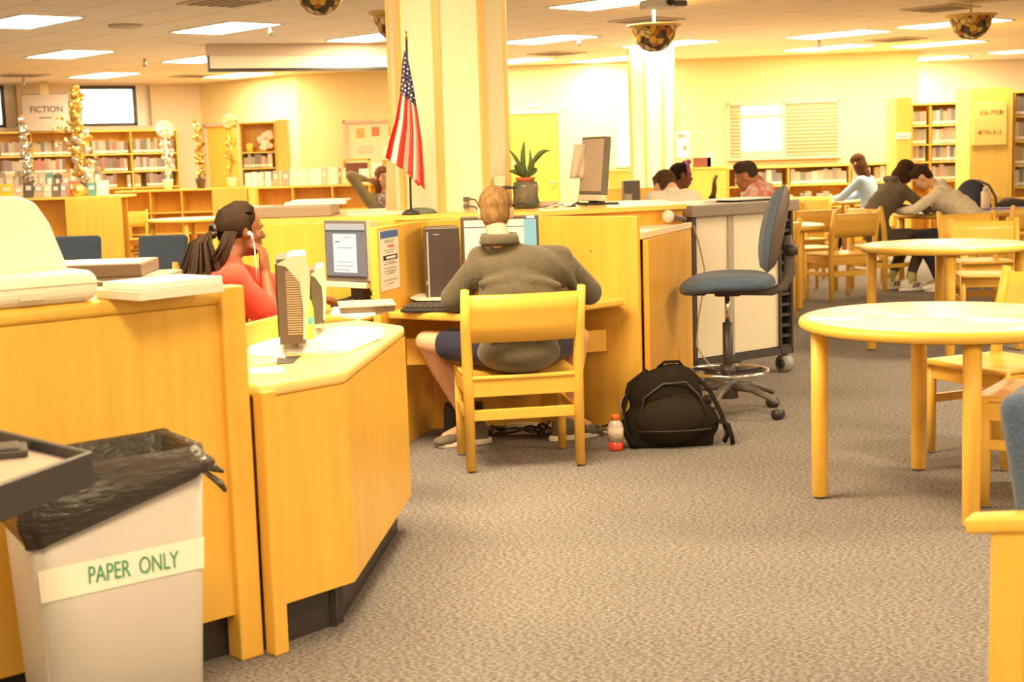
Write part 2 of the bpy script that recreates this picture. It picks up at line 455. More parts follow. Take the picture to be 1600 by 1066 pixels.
# ---------------------------------------------------------------- ceiling lights
DIFF = mat('light_diffuser', (1, 1, 1), .5, emit=LIGHT, estr=LSTR)
lt = T('ceiling_light', '', 'ceiling light', (0, 0, CZ), 0, 'recessed ceiling lights')
MB().bx(-.625, -.32, -.012, .625, -.29, 0).bx(-.625, .29, -.012, .625, .32, 0).bx(-.625, -.29, -.012, -.595, .29, 0).bx(.595, -.29, -.012, .625, .29, 0).obj('light_frame', WHITE, lt)
MB().faces([(-.595, -.29, -.009), (-.595, .29, -.009), (.595, .29, -.009), (.595, -.29, -.009)], [(0, 1, 2, 3)]).obj('diffuser', DIFF, lt)
LIGHTS = [(40, 33, 'large ceiling light at the top left corner of the view'), (352, 43, 'ceiling light nearest above the left end of the projection screen'),
    (108, 84, 'ceiling light between the top left corner and the windows'), (162, 117, 'ceiling light nearest the window above the fiction shelves'),
    (372, 117, 'ceiling light just below and behind the projection screen'), (318, 92, 'ceiling light half hidden behind the left end of the projection screen'),
    (590, 57, 'ceiling light behind the bowl lamp beside the big column'), (855, 61, 'long ceiling light just right of the big column'),
    (800, 95, 'ceiling light peeking past the right edge of the big column above the door'), (955, 92, 'ceiling light over the back wall just left of the far column'),
    (1045, 68, 'ceiling light behind the middle bowl lamp'), (960, 3, 'bright ceiling light at the top edge left of the projector'),
    (1308, 53, 'nearer of the two stacked ceiling lights above the office window'), (1295, 74, 'farther of the two stacked ceiling lights above the office window'),
    (1490, 36, 'ceiling light behind the right bowl lamp'), (1466, 68, 'ceiling light in front of the right end shelves'),
    (1450, 91, 'farthest ceiling light, washing the wall above the right shelves'), (1612, 78, 'ceiling light at the right edge of the view')]
first = True
for x, y, lab in LIGHTS:
    p = P(x, y, CZ)
    if p.y > 24.3: p = p * (24.3 / p.y)
    o = lt if first else dup(lt, (0, 0, 0))
    first = False
    o.location = (p.x, p.y, CZ); o.rotation_euler = (0, 0, math.radians(-48)); o['label'] = lab
for x in (-9, -5, -1, 3, 7, 11):  # grid of unseen lights, added out of view only to light the room
    for y in (-2.5, 1.5, 5.2, 8.8):
        if (x, y) in ((-1, 8.8),): continue
        dup(lt, (x + .8, y, CZ), math.radians(-48), 'unseen recessed ceiling light overhead, added to light the room')
dup(lt, (-1.2, 5.6, CZ), math.radians(-48), 'unseen recessed ceiling light overhead, added to light the room')  # one more unseen light off the grid, added to brighten column and desk
# vents, sprinklers, detectors on the ceiling
VENT = mat('vent_grey', (.30, .24, .18), .6)
for k, (x, y, l) in enumerate(((36, 117, 'dark ceiling vent above the fiction sign'), (303, 118, 'ceiling vent beside the light below the screen'), (468, 73, 'ceiling vent just above the projection screen'),
                (870, 83, 'ceiling vent between the big column and the far column'), (1010, 31, 'ceiling vent left of the projector'), (1400, 61, 'ceiling vent between the two right rows of lights'), (1470, 12, 'ceiling vent left of the right bowl lamp'), (350, 2, 'ceiling vent at the top edge left of the big column'))):
    p = P(x, y, CZ); v = T('ceiling_vent', l, 'vent', (p.x, p.y, CZ), math.radians(-48), 'ceiling vents')
    MB().bx(-.3, -.3, -.015, .3, .3, 0).obj('vent_frame', mat('vent_cream', (.62, .52, .42), .6), v)
    mb = MB()
    for q in range(5): mb.bx(-.24, -.22 + q * .1, -.022, .24, -.18 + q * .1, -.012)
    mb.obj('louvre', VENT, v)
for (x, y, l) in ((226, 99, 'small sprinkler head between the left ceiling lights'), (423, 49, 'small sprinkler head right of the big left light'), (37, 128, 'small sprinkler head over the fiction sign'), (905, 66, 'small sprinkler head right of the long light'), (1280, 70, 'small sprinkler head between the stacked lights')):
    p = P(x, y, CZ - .06); v = tag(MB().lathe([(0, -.11), (.03, -.1), (.02, -.05), (.015, 0)], 10).obj('sprinkler_head', STEEL), l, 'sprinkler', 'sprinkler heads'); v.location = (p.x, p.y, CZ)
p = P(196, 39, CZ); v = tag(MB().lathe([(.0, -.03), (.16, -.025), (.17, 0)], 20).obj('ceiling_speaker', mat('vent_cream', (0, 0, 0))), 'round speaker grille flush in the ceiling at upper left', 'speaker'); v.location = (p.x, p.y, CZ)

# ---------------------------------------------------------------- columns
PAINT = mat('column_paint', (.86, .84, .62), .7)
def column(name, c, side, rot):
    g = T(name, '', '', (c[0], c[1], 0), rot); del g['label'], g['category']; g['kind'] = 'structure'
    R = side / 2 / math.sin(PI / 8); pts = [(R * math.cos(PI / 8 + k * PI / 4 - PI / 2), R * math.sin(PI / 8 + k * PI / 4 - PI / 2)) for k in range(8)]
    MB().prism(pts, 0, CZ).obj('column_shaft', PAINT, g)
    mb = MB()
    for k in range(8):
        a = PI / 8 + k * PI / 4 - PI / 2
        mb.box((R * .975 * math.cos(a), R * .975 * math.sin(a), CZ / 2), (.04, side * .17, CZ - .002), rz=a)
    mb.obj('corner_trim', wood_mat('column_trim', (.82, .55, .2), (.76, .48, .16)), g)
    return g
column('column', (-.32, 8.25), .255, math.radians(15))
pc = Q(1019, 200, 19.6); column('column', (pc.x, pc.y), .24, math.radians(0))
# ================================================================ furniture prototypes
def make_chair(label, group):
    """library side chair, origin on the floor at its centre, sitter faces +Y"""
    t = T('wooden_chair', label, 'chair', group=group)
    W, D = .51, .44
    hx = W / 2 - .02
    for sx in (-1, 1):      # rear posts splay back toward the top
        MB().tube([(sx * hx, -D / 2 + .01, 0.01), (sx * hx, -D / 2 + .02, .42), (sx * (hx + .006), -D / 2 - .012, .66), (sx * (hx + .01), -D / 2 - .055, .84)], [.021, .024, .023, .018], 8, squash=1.25).obj('leg', WOOD, t)
        l = MB().cyl((sx * (hx - .005), D / 2 - .03, .01), (sx * (hx - .005), D / 2 - .03, .44), .019, .022, 10).obj('leg', WOOD, t)
        MB().cyl((sx * (hx - .005), D / 2 - .03, 0), (sx * (hx - .005), D / 2 - .03, .012), .014, n=10).obj('glide', STEEL, l)
        mb = MB().bx(sx * hx - .012, -D / 2 + .03, .35, sx * hx + .012, D / 2 - .04, .42); mb.obj('side_rail', WOOD, t, bevel=.004)
        MB().bx(sx * hx - .011, -D / 2 + .03, .235, sx * hx + .011, D / 2 - .04, .275).obj('stretcher', WOOD, t, bevel=.004)
    MB().bx(-hx, -D / 2 + .005, .345, hx, -D / 2 + .03, .43).obj('back_rail', WOODX, t, bevel=.004)
    MB().bx(-hx, D / 2 - .045, .35, hx, D / 2 - .02, .42).obj('front_rail', WOODX, t, bevel=.004)
    MB().bx(-hx, -D / 2 + .01, .235, hx, -D / 2 + .03, .285).obj('stretcher', WOODX, t, bevel=.004)
    # dished seat
    def f(u, v):
        x = (u - .5) * (W - .02); y = -D / 2 + .0 + v * (D + .02)
        return Vector((x, y, .432 - .018 * (1 - (2 * u - 1) ** 2) * (1 - (2 * v - 1) ** 2) + .008 * (v > .9) * 0))
    mb = MB().grid(f, 12, 8)
    st = mb.obj('seat', WOODX, t, solid=.02)
    # curved back slat
    def g(u, v):
        x = (u - .5) * (W - .03); z = .60 + v * .215
        return Vector((x, -D / 2 - .018 - (z - .66) * .22 - .035 * (1 - (2 * u - 1) ** 2), z + .012 * (1 - (2 * u - 1) ** 2) * 0))
    MB().grid(g, 14, 3).obj('backrest', WOODX, t, solid=.02)
    return t

def make_table(label, group, r=.57, h=.74):
    t = T('round_table', label, 'table', group=group)
    e = .022
    MB().lathe([(0, h - .004), (r - .03, h - .004), (r - .03, h), (0, h)], 64).obj('laminate_top', LAM, t)
    prof = [(r - .09, h - .044), (r - .015, h - .044)] + [(r - .022 + e * math.cos(a), h - .022 + e * math.sin(a)) for a in [-PI / 2 + PI * k / 8 for k in range(9)]] + [(r - .03, h), (r - .03, h - .004), (r - .09, h - .03)]
    MB().lathe(prof, 64).obj('edge_band', WOODX, t)
    MB().lathe([(0, h - .04), (r - .09, h - .04), (r - .09, h - .004), (0, h - .004)], 48).obj('core', WOODD, t)
    for k in range(4):
        a = math.radians(-5 + 90 * k)
        x, y = .49 * math.cos(a), .49 * math.sin(a)
        l = MB().lathe([(.0, .008), (.029, .008), (.032, .012), (.034, .4), (.034, h - .044)], 20, (x, y, 0)).obj('leg', WOOD, t)
        MB().cyl((x, y, 0), (x, y, .01), .016, n=12).obj('glide', STEEL, l)
    return t

# ---- round tables
tb = make_table('nearest round maple table with a glossy pale top, front right', 'round maple tables')
tb.location = (1.727, 5.64, 0)
G = 'round maple tables'
TABS = [(3.0, 9.78, -8, 'second round table, directly behind the nearest one at right'),
        (2.30, 12.97, 37, 'round table cut off by the back of the blue stool')]
for x, y, r, l in TABS: dup(tb, (x, y, 0), math.radians(r), l)
p = P(1487, 331, .74); dup(tb, (p.x, p.y, 0), math.radians(-6), 'round table the two slumped students in hoodies lean on')
p = P(1283, 314, .74); dup(tb, (p.x, p.y, 0), .5, 'round table beyond the chairs, in front of the low shelves under the office window')
p = P(1640, 315, .74); dup(tb, (p.x, p.y, 0), .3, 'round table at the right edge carrying bags and clothes')
p = P(296, 341, .74); dup(tb, (p.x, p.y, 0), .2, 'round table in front of the empty low bookcase, left of the girl in red')
p = P(150, 336, .74); dup(tb, (p.x, p.y, 0), .2, 'round table half hidden behind the end panel of the left display shelf')
pT = P(1118, 301, .74); dup(tb, (pT.x, pT.y, 0), .2, 'round table behind the rolling counter with three students around it')
p = P(1290, 288, .74); dup(tb, (p.x, p.y, 0), .2, 'farthest round table, close to the low shelves under the office window')

# ---- wooden chairs
ch = make_chair('wooden chair with a curved back slat that the boy in the olive fleece sits on', 'maple library chairs')
ch.location = (.015, 6.60, 0); ch.rotation_euler.z = math.radians(9); ch.scale = (1.08, 1.0, 1.0)
def place_chair(x, y, a, l): return dup(ch, (x, y, 0), math.radians(a), l, sc_=(1, 1, 1))
# heading a: sitter faces +Y turned by a degrees counter-clockwise
place_chair(2.20, 6.35, 115, 'wooden chair pushed under the far side of the nearest round table, facing left')
place_chair(2.12, 5.53, 56, 'wooden chair at the right side of the nearest round table, behind its front leg')
place_chair(3.09, 13.3, 22, 'wooden chair seen from behind, left of the second round table')
place_chair(2.95, 14.2, 15, 'wooden chair just behind the nearest chair seen from behind at right')
place_chair(3.64, 10.75, 172, 'wooden chair facing us across the second round table')
place_chair(3.97, 12.0, 186, 'wooden chair behind the chair facing us at the second round table')
place_chair(4.75, 13.35, 20, 'wooden chair the student in the cream sweatshirt sits on')
place_chair(3.72, 14.1, -62, 'wooden chair the student in the grey sweatshirt sits on')
place_chair(5.35, 15.4, 150, 'wooden chair right of the water bottle and dark backpack')
place_chair(3.15, 15.6, 195, 'wooden chair with a broad back before the low shelves, left of the grey sweatshirt')
place_chair(2.5, 16.2, 120, 'wooden chair beside the table in front of the low shelves')
place_chair(3.7, 17.6, 160, 'small far wooden chair beside the student in light blue')
place_chair(-5.40, 20.2, 185, 'wooden chair facing us in front of the empty low bookcase at left')
place_chair(-3.6, 19.8, 180, 'wooden chair behind the head of the girl in red')
place_chair(-1.83, 8.5, 178, 'wooden chair whose back shows above the white paper stack')
place_chair(-1.16, 6.02, -62, 'wooden chair the girl in red sits on')

# ---- blue upholstered lounge chairs
def lounge_chair(label, loc, rz):
    t = T('lounge_chair', label, 'chair', loc, rz, 'blue lounge chairs')
    W, D = .56, .54                       # faces +Y
    for sx in (-1, 1):
        MB().box((sx * W / 2, -D / 2 + .03, .31), (.055, .075, .60)).obj('leg', WOOD, t, bevel=.006)
        MB().box((sx * W / 2, D / 2 - .03, .31), (.055, .075, .60)).obj('leg', WOOD, t, bevel=.006)
        def f(u, v, sx=sx):
            y = -D / 2 - .06 + v * (D + .14); z = .595 + .03 * math.sin(PI * min(1, v * 1.1))
            return Vector((sx * W / 2 + (u - .5) * .075, y, z))
        MB().grid(f, 3, 12).obj('armrest', WOOD, t, solid=.035, bevel=.008)
        MB().box((sx * W / 2, 0, .34), (.028, D - .06, .075)).obj('side_rail', WOOD, t, bevel=.004)
        MB().box((sx * W / 2, 0, .14), (.028, D - .06, .05)).obj('stretcher', WOOD, t, bevel=.004)
        MB().box((sx * W / 2, 0, .535), (.028, D - .06, .07)).obj('arm_rail', WOOD, t, bevel=.004)
    MB().box((0, .02, .38), (W - .06, D - .04, .12)).obj('seat_cushion', BLUEF, t, bevel=.03, seg=4)
    MB().box((0, -D / 2 + .065, .63), (W - .08, .085, .50), rx=-.17 * -1).obj('back_cushion', BLUEF, t, bevel=.035, seg=4)
    return t
lounge_chair('blue upholstered armchair with wooden arms, cut off at the lower right corner', (1.415, 3.096, 0), math.radians(-122))
lounge_chair('blue upholstered chair back nearer the girl in red', (-2.83, 11.4, 0), math.radians(178)).scale = (.84, 1, 1)
lounge_chair('blue upholstered chair back half hidden behind the beige machine', (-3.66, 11.75, 0), math.radians(183))

# ---- counter with panel and post (foreground left)
def nose(mb, a, b, z, r=.022, t=.045): mb.tube([(a[0], a[1], z - t / 2), (b[0], b[1], z - t / 2)], t / 2, 12)
cA0, cA1 = Vector((-2.05, 2.86, 0)), Vector((-.79, 4.005, 0)); dA = (cA1 - cA0).normalized(); nA = Vector((dA.y, -dA.x, 0))
t = T('tall_counter', 'tall maple counter with black toe kick behind the paper bin', 'counter', cA0)
bk = -nA
def off(p, a=0., n=0.): q = p + dA * a + nA * n; return (q.x, q.y)
MB().prism([off(cA0), off(cA1, -.03), off(cA1, -.03, -.025), off(cA0, 0, -.025)], .135, 1.035).obj('front_panel', WOOD, t, world=True)
mb = MB().prism([off(cA0, 0, .01), off(cA1, -.03, .01), off(cA1, -.03, -.42), off(cA0, 0, -.42)], 1.035, 1.08); 
mb.obj('countertop', WOOD, t, world=True, bevel=.018, seg=4)
MB().prism([off(cA1, -.045, .025), off(cA1, .03, .025), off(cA1, .03, -.05), off(cA1, -.045, -.05)], 0, 1.085).obj('corner_post', WOOD, t, world=True, bevel=.006)
MB().prism([off(cA1, -.03, -.05), off(cA1, 0, -.05), off(cA1, 0, -.42), off(cA1, -.03, -.42)], 0, 1.035).obj('end_panel', WOOD, t, world=True)
MB().prism([off(cA0, 0, -.06), off(cA1, -.03, -.06), off(cA1, -.03, -.08), off(cA0, 0, -.08)], 0, .14).obj('toe_kick', BLACK, t, world=True)
MB().prism([off(cA0, 0, -.40), off(cA1, -.03, -.40), off(cA1, -.03, -.42), off(cA0, 0, -.42)], 0, 1.035).obj('rear_panel', WOODD, t, world=True)

# ---- low desk with the angled front
F0, F1, F2 = P(393, 590, .80), P(543, 578, .80), P(634, 507, .80)
Cn = P(541, 992, 0); 
b0, b1, b2 = Vector((-.725, 4.00, 0)), Vector((-.505, 4.245, 0)), Vector((-.405, 5.36, 0))
t = T('low_desk', 'low maple desk with an angled front and black base, below the two monitors', 'desk', b0)
B3, B4, B5 = Vector((-.60, 5.62, 0)), Vector((-1.02, 5.32, 0)), Vector((-1.18, 4.42, 0))
MB().prism([flat(v) for v in (b0, b1, b2, B3, B4, B5)], .757, .80).obj('desktop', wood_mat('pale_desktop', (.88, .68, .26), (.84, .62, .21)), t, world=True, bevel=.018, seg=4)
def inset(a, b, s=.012): d = (b - a).normalized(); n = Vector((d.y, -d.x, 0)); return a - n * s, b - n * s
a, b = inset(b0, b1); MB().wall(a, b, .14, .757, .022).obj('front_panel', WOOD, t, world=True)
a, b = inset(b1, b2); MB().wall(a + (b - a).normalized() * .004, b, .14, .757, .022).obj('side_panel', WOOD, t, world=True)
a, b = inset(b2, B3, .02); MB().wall(a, b, .14, .757, .022).obj('end_panel', WOODD, t, world=True)
a, b = inset(b0, b1, .07); MB().wall(a, b, 0, .142, .02).obj('toe_kick', BLACK, t, world=True)
a, b = inset(b1, b2, .07); MB().wall(a - (b - a).normalized() * .01, b, 0, .142, .02).obj('toe_kick', BLACK, t, world=True)
q = b0 + (b1 - b0).normalized() * .022
MB().box((q.x - .004, q.y + .004, .39), (.05, .05, .78), rz=math.atan2(b1.y - b0.y, b1.x - b0.x)).obj('corner_post', WOOD, t, world=True, bevel=.006)
pa, pb = P(384, 506, .88), P(452, 489, .88)
MB().wall(flat(pa + (pa - pb) * 2), flat(pb + (pb - pa) * .4), .0, .88, .03).obj('rear_partition', WOODL, t, world=True, bevel=.006)

# ---- carrel hub
H = 1.108
Lf, Lb = Vector((-.645, 6.78, 0)), Vector((-.44, 7.46, 0)); Rb, Rf = Vector((.15, 7.50, 0)), Vector((.655, 7.18, 0))
R2 = Vector((1.035, 8.18, 0))
t = T('study_carrel', 'open maple study carrel around the boy in olive, with panels and a low desk', 'carrel', (0, 7.4, 0))
MB().wall(Lf, Lb, 0, H, .04).obj('divider', WOOD, t, world=True, bevel=.005)
MB().wall(Lb, Rb, 0, H, .03).obj('back_panel', WOODD, t, world=True, bevel=.004)
pn = MB().wall(Rb, Rf, 0, H, .035).obj('divider', WOOD, t, world=True, bevel=.005)
dirR = (Rf - Rb).normalized(); nR = Vector((dirR.y, -dirR.x, 0))
for s, z in ((.10, .94), (.33, .93)):
    q = Rb + dirR * s + nR * .018; MB().cyl(q + Vector((0, 0, z)), q + nR * .002 + Vector((0, 0, z)), .004, n=8).obj('screw_hole', DARK, t, world=True)
dk = [P(629, 487, .70), P(722, 491, .70), P(870, 480, .70), P(976, 466, .70)]
poly = [flat(v) for v in dk] + [(.50, 7.255), (.15, 7.475), (-.42, 7.44), (-.60, 6.84)]
MB().prism(poly, .662, .70).obj('desktop', WOODX, t, world=True, bevel=.012, seg=3)
MB().wall((-.52, 6.96), (-.20, 6.93), .42, .55, .025).obj('apron', WOOD, t, world=True)
MB().wall((.28, 7.18), (.48, 7.24), .42, .53, .025).obj('apron', WOOD, t, world=True)
pl = Lf + (Lb - Lf) * .45
# upper papers note on the divider
dL = (Lb - Lf).normalized(); nL = Vector((dL.y, -dL.x, 0))
def onL(px, py):
    d = ray(px, py); o = Vector((0, 0, EYE)); base = Lf + nL * .021; t_ = (base - o).dot(nL) / d.dot(nL); return o + d * t_
c1, c2 = onL(594, 400), onL(623, 400); zt_, zb_ = onL(608, 359).z, onL(608, 453).z
s1 = (c1 - Lf).dot(dL); s2 = (c2 - Lf).dot(dL)
nt_ = T('notice_sheet', 'long white notice with a blue header taped to the carrel divider', 'notice', Lf + dL * (s1 + s2) / 2 + nL * .0205 + Vector((0, 0, zb_)), math.atan2(dL.y, dL.x))
w_ = s2 - s1; h_ = zt_ - zb_
MB().bx(-w_ / 2, -.0015, 0, w_ / 2, 0, h_).obj('sheet', mat('notice_white', (.80, .78, .74), .7), nt_)
MB().bx(-w_ / 2 + .008, -.0025, h_ * .87, w_ / 2 - .004, -.0015, h_ * .99).obj('blue_header', mat('notice_blue', (.07, .14, .42), .6), nt_)
MB().bx(-w_ * .35, -.0025, h_ * .50, w_ * .4, -.0015, h_ * .58).obj('black_box', mat('ink_black', (.02, .02, .02), .6), nt_)
MB().bx(-w_ * .2, -.0032, h_ * .52, w_ * .32, -.0025, h_ * .56).obj('white_bar', WHITE, nt_)
mb = MB()
for k, (zz, ww) in enumerate(((.82, .6), (.79, .5), (.66, .6), (.62, .4), (.46, .5), (.43, .7), (.36, .6), (.31, .7), (.27, .5), (.16, .75), (.1, .3))):
    mb.bx(-w_ * ww / 2, -.0025, h_ * zz, w_ * ww / 2, -.0015, h_ * zz + .004)
mb.obj('small_print', mat('ink_grey', (.35, .33, .3), .7), nt_)
MB().bx(-w_ * .1, -.0025, h_ * .71, w_ * .25, -.0015, h_ * .75).obj('red_mark', mat('ink_red', (.7, .2, .12), .7), nt_)

t2 = T('girls_carrel', 'maple carrel with a plain back panel behind the girl in red and her monitor', 'carrel', (-1.1, 7.5, 0)); t2.name = 'study_carrel'
MB().wall((-1.53, 7.40), (-1.53, 7.545), 0, H, .03).obj('divider', WOOD, t2, world=True, bevel=.004)
MB().wall((-1.52, 7.56), (-.60, 7.56), 0, H, .035).obj('back_panel', WOOD, t2, world=True, bevel=.004)
MB().prism([(-1.50, 7.53), (-.60, 7.53), (-.47, 7.42), (-.675, 6.76), (-1.02, 6.62), (-1.50, 7.05)], .665, .705).obj('desktop', WOODX, t2, world=True, bevel=.012, seg=3)
MB().wall((-1.30, 7.0), (-.98, 6.72), 0.02, .665, .025).obj('modesty_panel', WOODD, t2, world=True)

t3 = T('carrel_hub', 'raised maple hub between the carrels, topped by cables, plant and a tall monitor', 'hub', (0, 8.0, 0))
mb = MB().prism([(-1.55, 7.62), (-.66, 7.62), (-.66, 8.9), (-1.55, 8.9)], 1.105, 1.13)
mb.prism([(-.66, 7.62), (.02, 7.62), (.02, 7.925), (-.66, 7.925)], 1.105, 1.13).prism([(-.66, 8.58), (.02, 8.58), (.02, 8.9), (-.66, 8.9)], 1.105, 1.13)
mb.prism([(.02, 7.62), (.16, 7.58), (1.0, 7.99), (.96, 8.9), (.02, 8.9)], 1.105, 1.13).obj('hub_top', WOODL, t3, world=True)
hp = [(-1.52, 7.66), (.15, 7.62), (.97, 8.02), (.93, 8.87), (-1.52, 8.87)]; mb = MB()
for k in range(5): mb.wall(hp[k], hp[(k + 1) % 5], 0, 1.105, .02)
mb.obj('hub_body', WOODD, t3, world=True)
t4 = T('side_counter', 'narrow maple counter with a pale laminate top right of the carrel, behind the backpack', 'counter', (.8, 7.6, 0))
MB().wall((.69, 7.2), flat(R2), 0, .985, .03).obj('side_panel', WOODD, t4, world=True, bevel=.003)
MB().prism([(.672, 7.19), (1.052, 8.17), (.95, 8.02), (.55, 7.79), (.40, 7.42)], .987, 1.022).obj('counter_top', mat('pale_laminate', (.82, .72, .52), .35), t4, world=True, bevel=.004)

# ---- rolling counter (grey top, beige doors)
m0, m1 = Vector((1.12, 8.55, 0)), Vector((1.80, 9.05, 0)); dm = (m1 - m0).normalized(); nm = Vector((dm.y, -dm.x, 0)); Lm = (m1 - m0).length; DP = .55
t = T('rolling_counter', 'tall rolling counter with a grey top, beige doors and black frame behind the stool', 'counter', m0, math.atan2(dm.y, dm.x))
TAUPE = mat('taupe_laminate', (.40, .34, .30), .4); DOORB = mat('beige_door', (.72, .66, .54), .5); CAST = mat('black_frame', (.05, .045, .045), .5)
MB().bx(-.05, -.03, 1.03, Lm + .04, DP, 1.10).obj('countertop', mat('grey_edge', (.24, .20, .17), .5), t, bevel=.006)
MB().bx(-.045, -.025, 1.1001, Lm + .035, DP - .01, 1.103).obj('top_laminate', mat('top_grey', (.62, .58, .54), .35), t)
MB().bx(0, .01, .17, Lm * .33, .03, 1.03).obj('door', DOORB, t, bevel=.002)
MB().bx(Lm * .385, .01, .17, Lm * .86, .03, 1.03).obj('door', DOORB, t, bevel=.002)
MB().bx(Lm * .33, .0, .15, Lm * .385, .04, 1.03).obj('centre_stile', TAUPE, t)
MB().bx(-.035, -.01, .12, 0, .05, 1.03).obj('frame_post', CAST, t)
MB().bx(-.035, -.01, .12, Lm, .04, .165).obj('bottom_rail', CAST, t)
MB().bx(-.02, .04, .13, Lm, DP - .02, .16).bx(-.02, DP - .04, .13, Lm, DP - .02, 1.03).obj('carcass', TAUPE, t)
mb = MB().bx(Lm * .86, -.01, .12, Lm * .875, .45, 1.03).bx(Lm * .98, -.01, .12, Lm, .45, 1.03)
for k in range(13): mb.bx(Lm * .875, .0, .16 + k * .067, Lm * .98, .04, .16 + k * .067 + .018)
mb.obj('slotted_end_frame', CAST, t)
for x, y in ((.06, .08), (Lm - .05, .02), (.06, DP - .08), (Lm - .05, DP - .08)):
    c = MB().cyl((x - .03, y, .055), (x + .03, y, .055), .055, n=20).obj('caster', GREY, t)
    MB().cyl((x - .036, y, .055), (x + .036, y, .055), .03, n=16).obj('caster_hub', CAST, c)
    MB().bx(x - .012, y - .015, .05, x + .012, y + .015, .125).obj('caster_stem', CAST, c)

# ---- drafting stool
sc0 = Q(1146, 640, 7.80); st = Vector((sc0.x - .055, 7.62, 0))
t = T('drafting_stool', 'tall blue drafting stool with a chrome foot ring and black five-star base', 'stool', st, math.radians(-7))
MB().cyl((0, 0, .10), (0, 0, .50), .027, n=20).obj('lower_column', BLACK, t)
MB().cyl((0, 0, .50), (0, 0, .655), .014, n=16).obj('gas_post', CHROME, t)
tor = MB(); pts = [(.215 * math.cos(a), .215 * math.sin(a), .235) for a in [2 * PI * k / 36 for k in range(37)]]
tor.tube(pts, .011, 8); tor.obj('foot_ring', CHROME, t)
mb = MB()
for k in range(3):
    a = 2 * PI * k / 3 + .5; mb.cyl((0, 0, .235), (.21 * math.cos(a), .21 * math.sin(a), .235), .009, n=8)
mb.cyl((0, 0, .20), (0, 0, .27), .042, n=16); mb.obj('ring_bracket', BLACK, t)
MB().lathe([(0, .09), (.055, .09), (.05, .17), (.035, .2), (0, .2)], 20).obj('base_hub', DARK, t)
for k in range(5):
    a = math.radians(-42 + 72 * k + 7); ca, sa = math.cos(a), math.sin(a)
    L_ = .31
    arm = MB().tube([(ca * .03, sa * .03, .155), (ca * .16, sa * .16, .145), (ca * .27, sa * .27, .105), (ca * L_, sa * L_, .085)], [.032, .027, .021, .02], 8, squash=.7).obj('base_arm', DARK, t)
    cs = MB().cyl((ca * L_ - sa * .026, sa * L_ + ca * .026, .028), (ca * L_ + sa * .026, sa * L_ - ca * .026, .028), .028, n=16).obj('caster', BLACK, arm)
    MB().cyl((ca * L_, sa * L_, .03), (ca * L_, sa * L_, .085), .008, n=8).obj('stem', STEEL, cs) if False else None
# seat cushion: sitter faces -X
def seatf(u, v):
    a = 2 * PI * u; r = v
    x = .245 * r * abs(math.cos(a)) ** .75 * (1 if math.cos(a) > 0 else -1); y = .235 * r * abs(math.sin(a)) ** .75 * (1 if math.sin(a) > 0 else -1)
    return Vector((x, y, .775 - .028 * r ** 6 - (.035 * (x / .245) ** 2 if x < 0 else .0)))
mb = MB().grid(seatf, 40, 8)
def seatb(u, v):
    p_ = seatf(u, 1.); q_ = seatf(u, .94); tt = v
    return Vector((p_.x * (1 + .05 * math.sin(PI * tt)) if tt < 1 else q_.x, p_.y * (1 + .05 * math.sin(PI * tt)) if tt < 1 else q_.y, p_.z - .055 * tt))
mb.grid(lambda u, v: seatb(1 - u, v), 40, 5)
mb.obj('seat', BLUEF, t)
MB().box((-.01, 0, .69), (.40, .38, .035), taper=.9).box((-.16, 0, .668), (.1, .12, .03)).box((.0, 0, .66), (.14, .16, .025)).obj('seat_pan', BLACK, t, bevel=.012)
# backrest: rounded pad leaning, on the +X side
def padf(sgn, w, hgt, dpt):
    def f(u, v):
        a = 2 * PI * u; r = v
        y = w * r * math.cos(a); z = hgt * r * math.sin(a)
        x = sgn * dpt * math.sqrt(max(0, 1 - r ** 4)) - .07 * (1 - (y / w) ** 2) * 0 + .06 * (z / hgt) * .8 - .03 * (y / w) ** 2
        return Vector((x, y * (1 - .14 * (z / hgt)), z))
    return f
mb = MB(); f = padf(-1, .215, .235, .065); mb.grid(lambda u, v: Vector((.26, 0, 1.0)) + f(u, v), 36, 7)
mb.obj('backrest', BLUEF, t, sub=0)
mb = MB(); f2 = padf(1, .215, .235, .045); mb.grid(lambda u, v: Vector((.262, 0, 1.0)) + f2(1 - u, v), 36, 7)
mb.obj('backrest_shell', mat('taupe_shell', (.13, .10, .085), .45), t)
MB().tube([(.05, 0, .67), (.24, 0, .665), (.30, 0, .69), (.33, 0, .76), (.33, 0, .86), (.315, 0, .96)], [.012, .012, .014, .016, .016, .014], 10, squash=2.).obj('back_bar', DARK, t)
MB().cyl((.31, -.03, .885), (.37, -.03, .885), .028, n=16).obj('adjuster_knob', BLACK, t)

# ---- bookcases
SHELF_W = WOOD
def bookcase(label, p0, dv, L, H_, D_, rows, ups, top=True, group=None, rz=None, name='bookcase', end=None, first_z=.1):
    """p0 front-left foot; runs along dv; rows = shelf heights; ups = upright positions"""
    rz = math.atan2(dv.y, dv.x)
    t = T(name, label, 'bookcase', (p0.x, p0.y, 0), rz, group)
    MB().bx(0, 0.01, 0, L, D_ - .03, first_z - .0).obj('plinth', WOODD, t)
    MB().bx(-.01, -.01, H_ - .03, L + .01, D_ + .01, H_).obj('top_board', WOODL, t, bevel=.004)
    MB().bx(0, D_ - .03, first_z, L, D_ - .01, H_ - .03).obj('back_panel', WOODD, t)
    for u in ups: MB().bx(u - .012, 0, 0, u + .012, D_ - .03, H_ - .03).obj('upright', WOOD, t)
    for r in rows: MB().bx(0, .004, r - .022, L, D_ - .03, r).obj('shelf', WOODL, t)
    return t
# ---------------------------------------------------------------- shelves and books
X3 = Vector((1, 0, 0))
# window-wall bookcase
yb = 24.2
def lx(px, y=yb, py=240): return Q(px, py, y)
wl = Vector((wd.x, wd.y, 0))
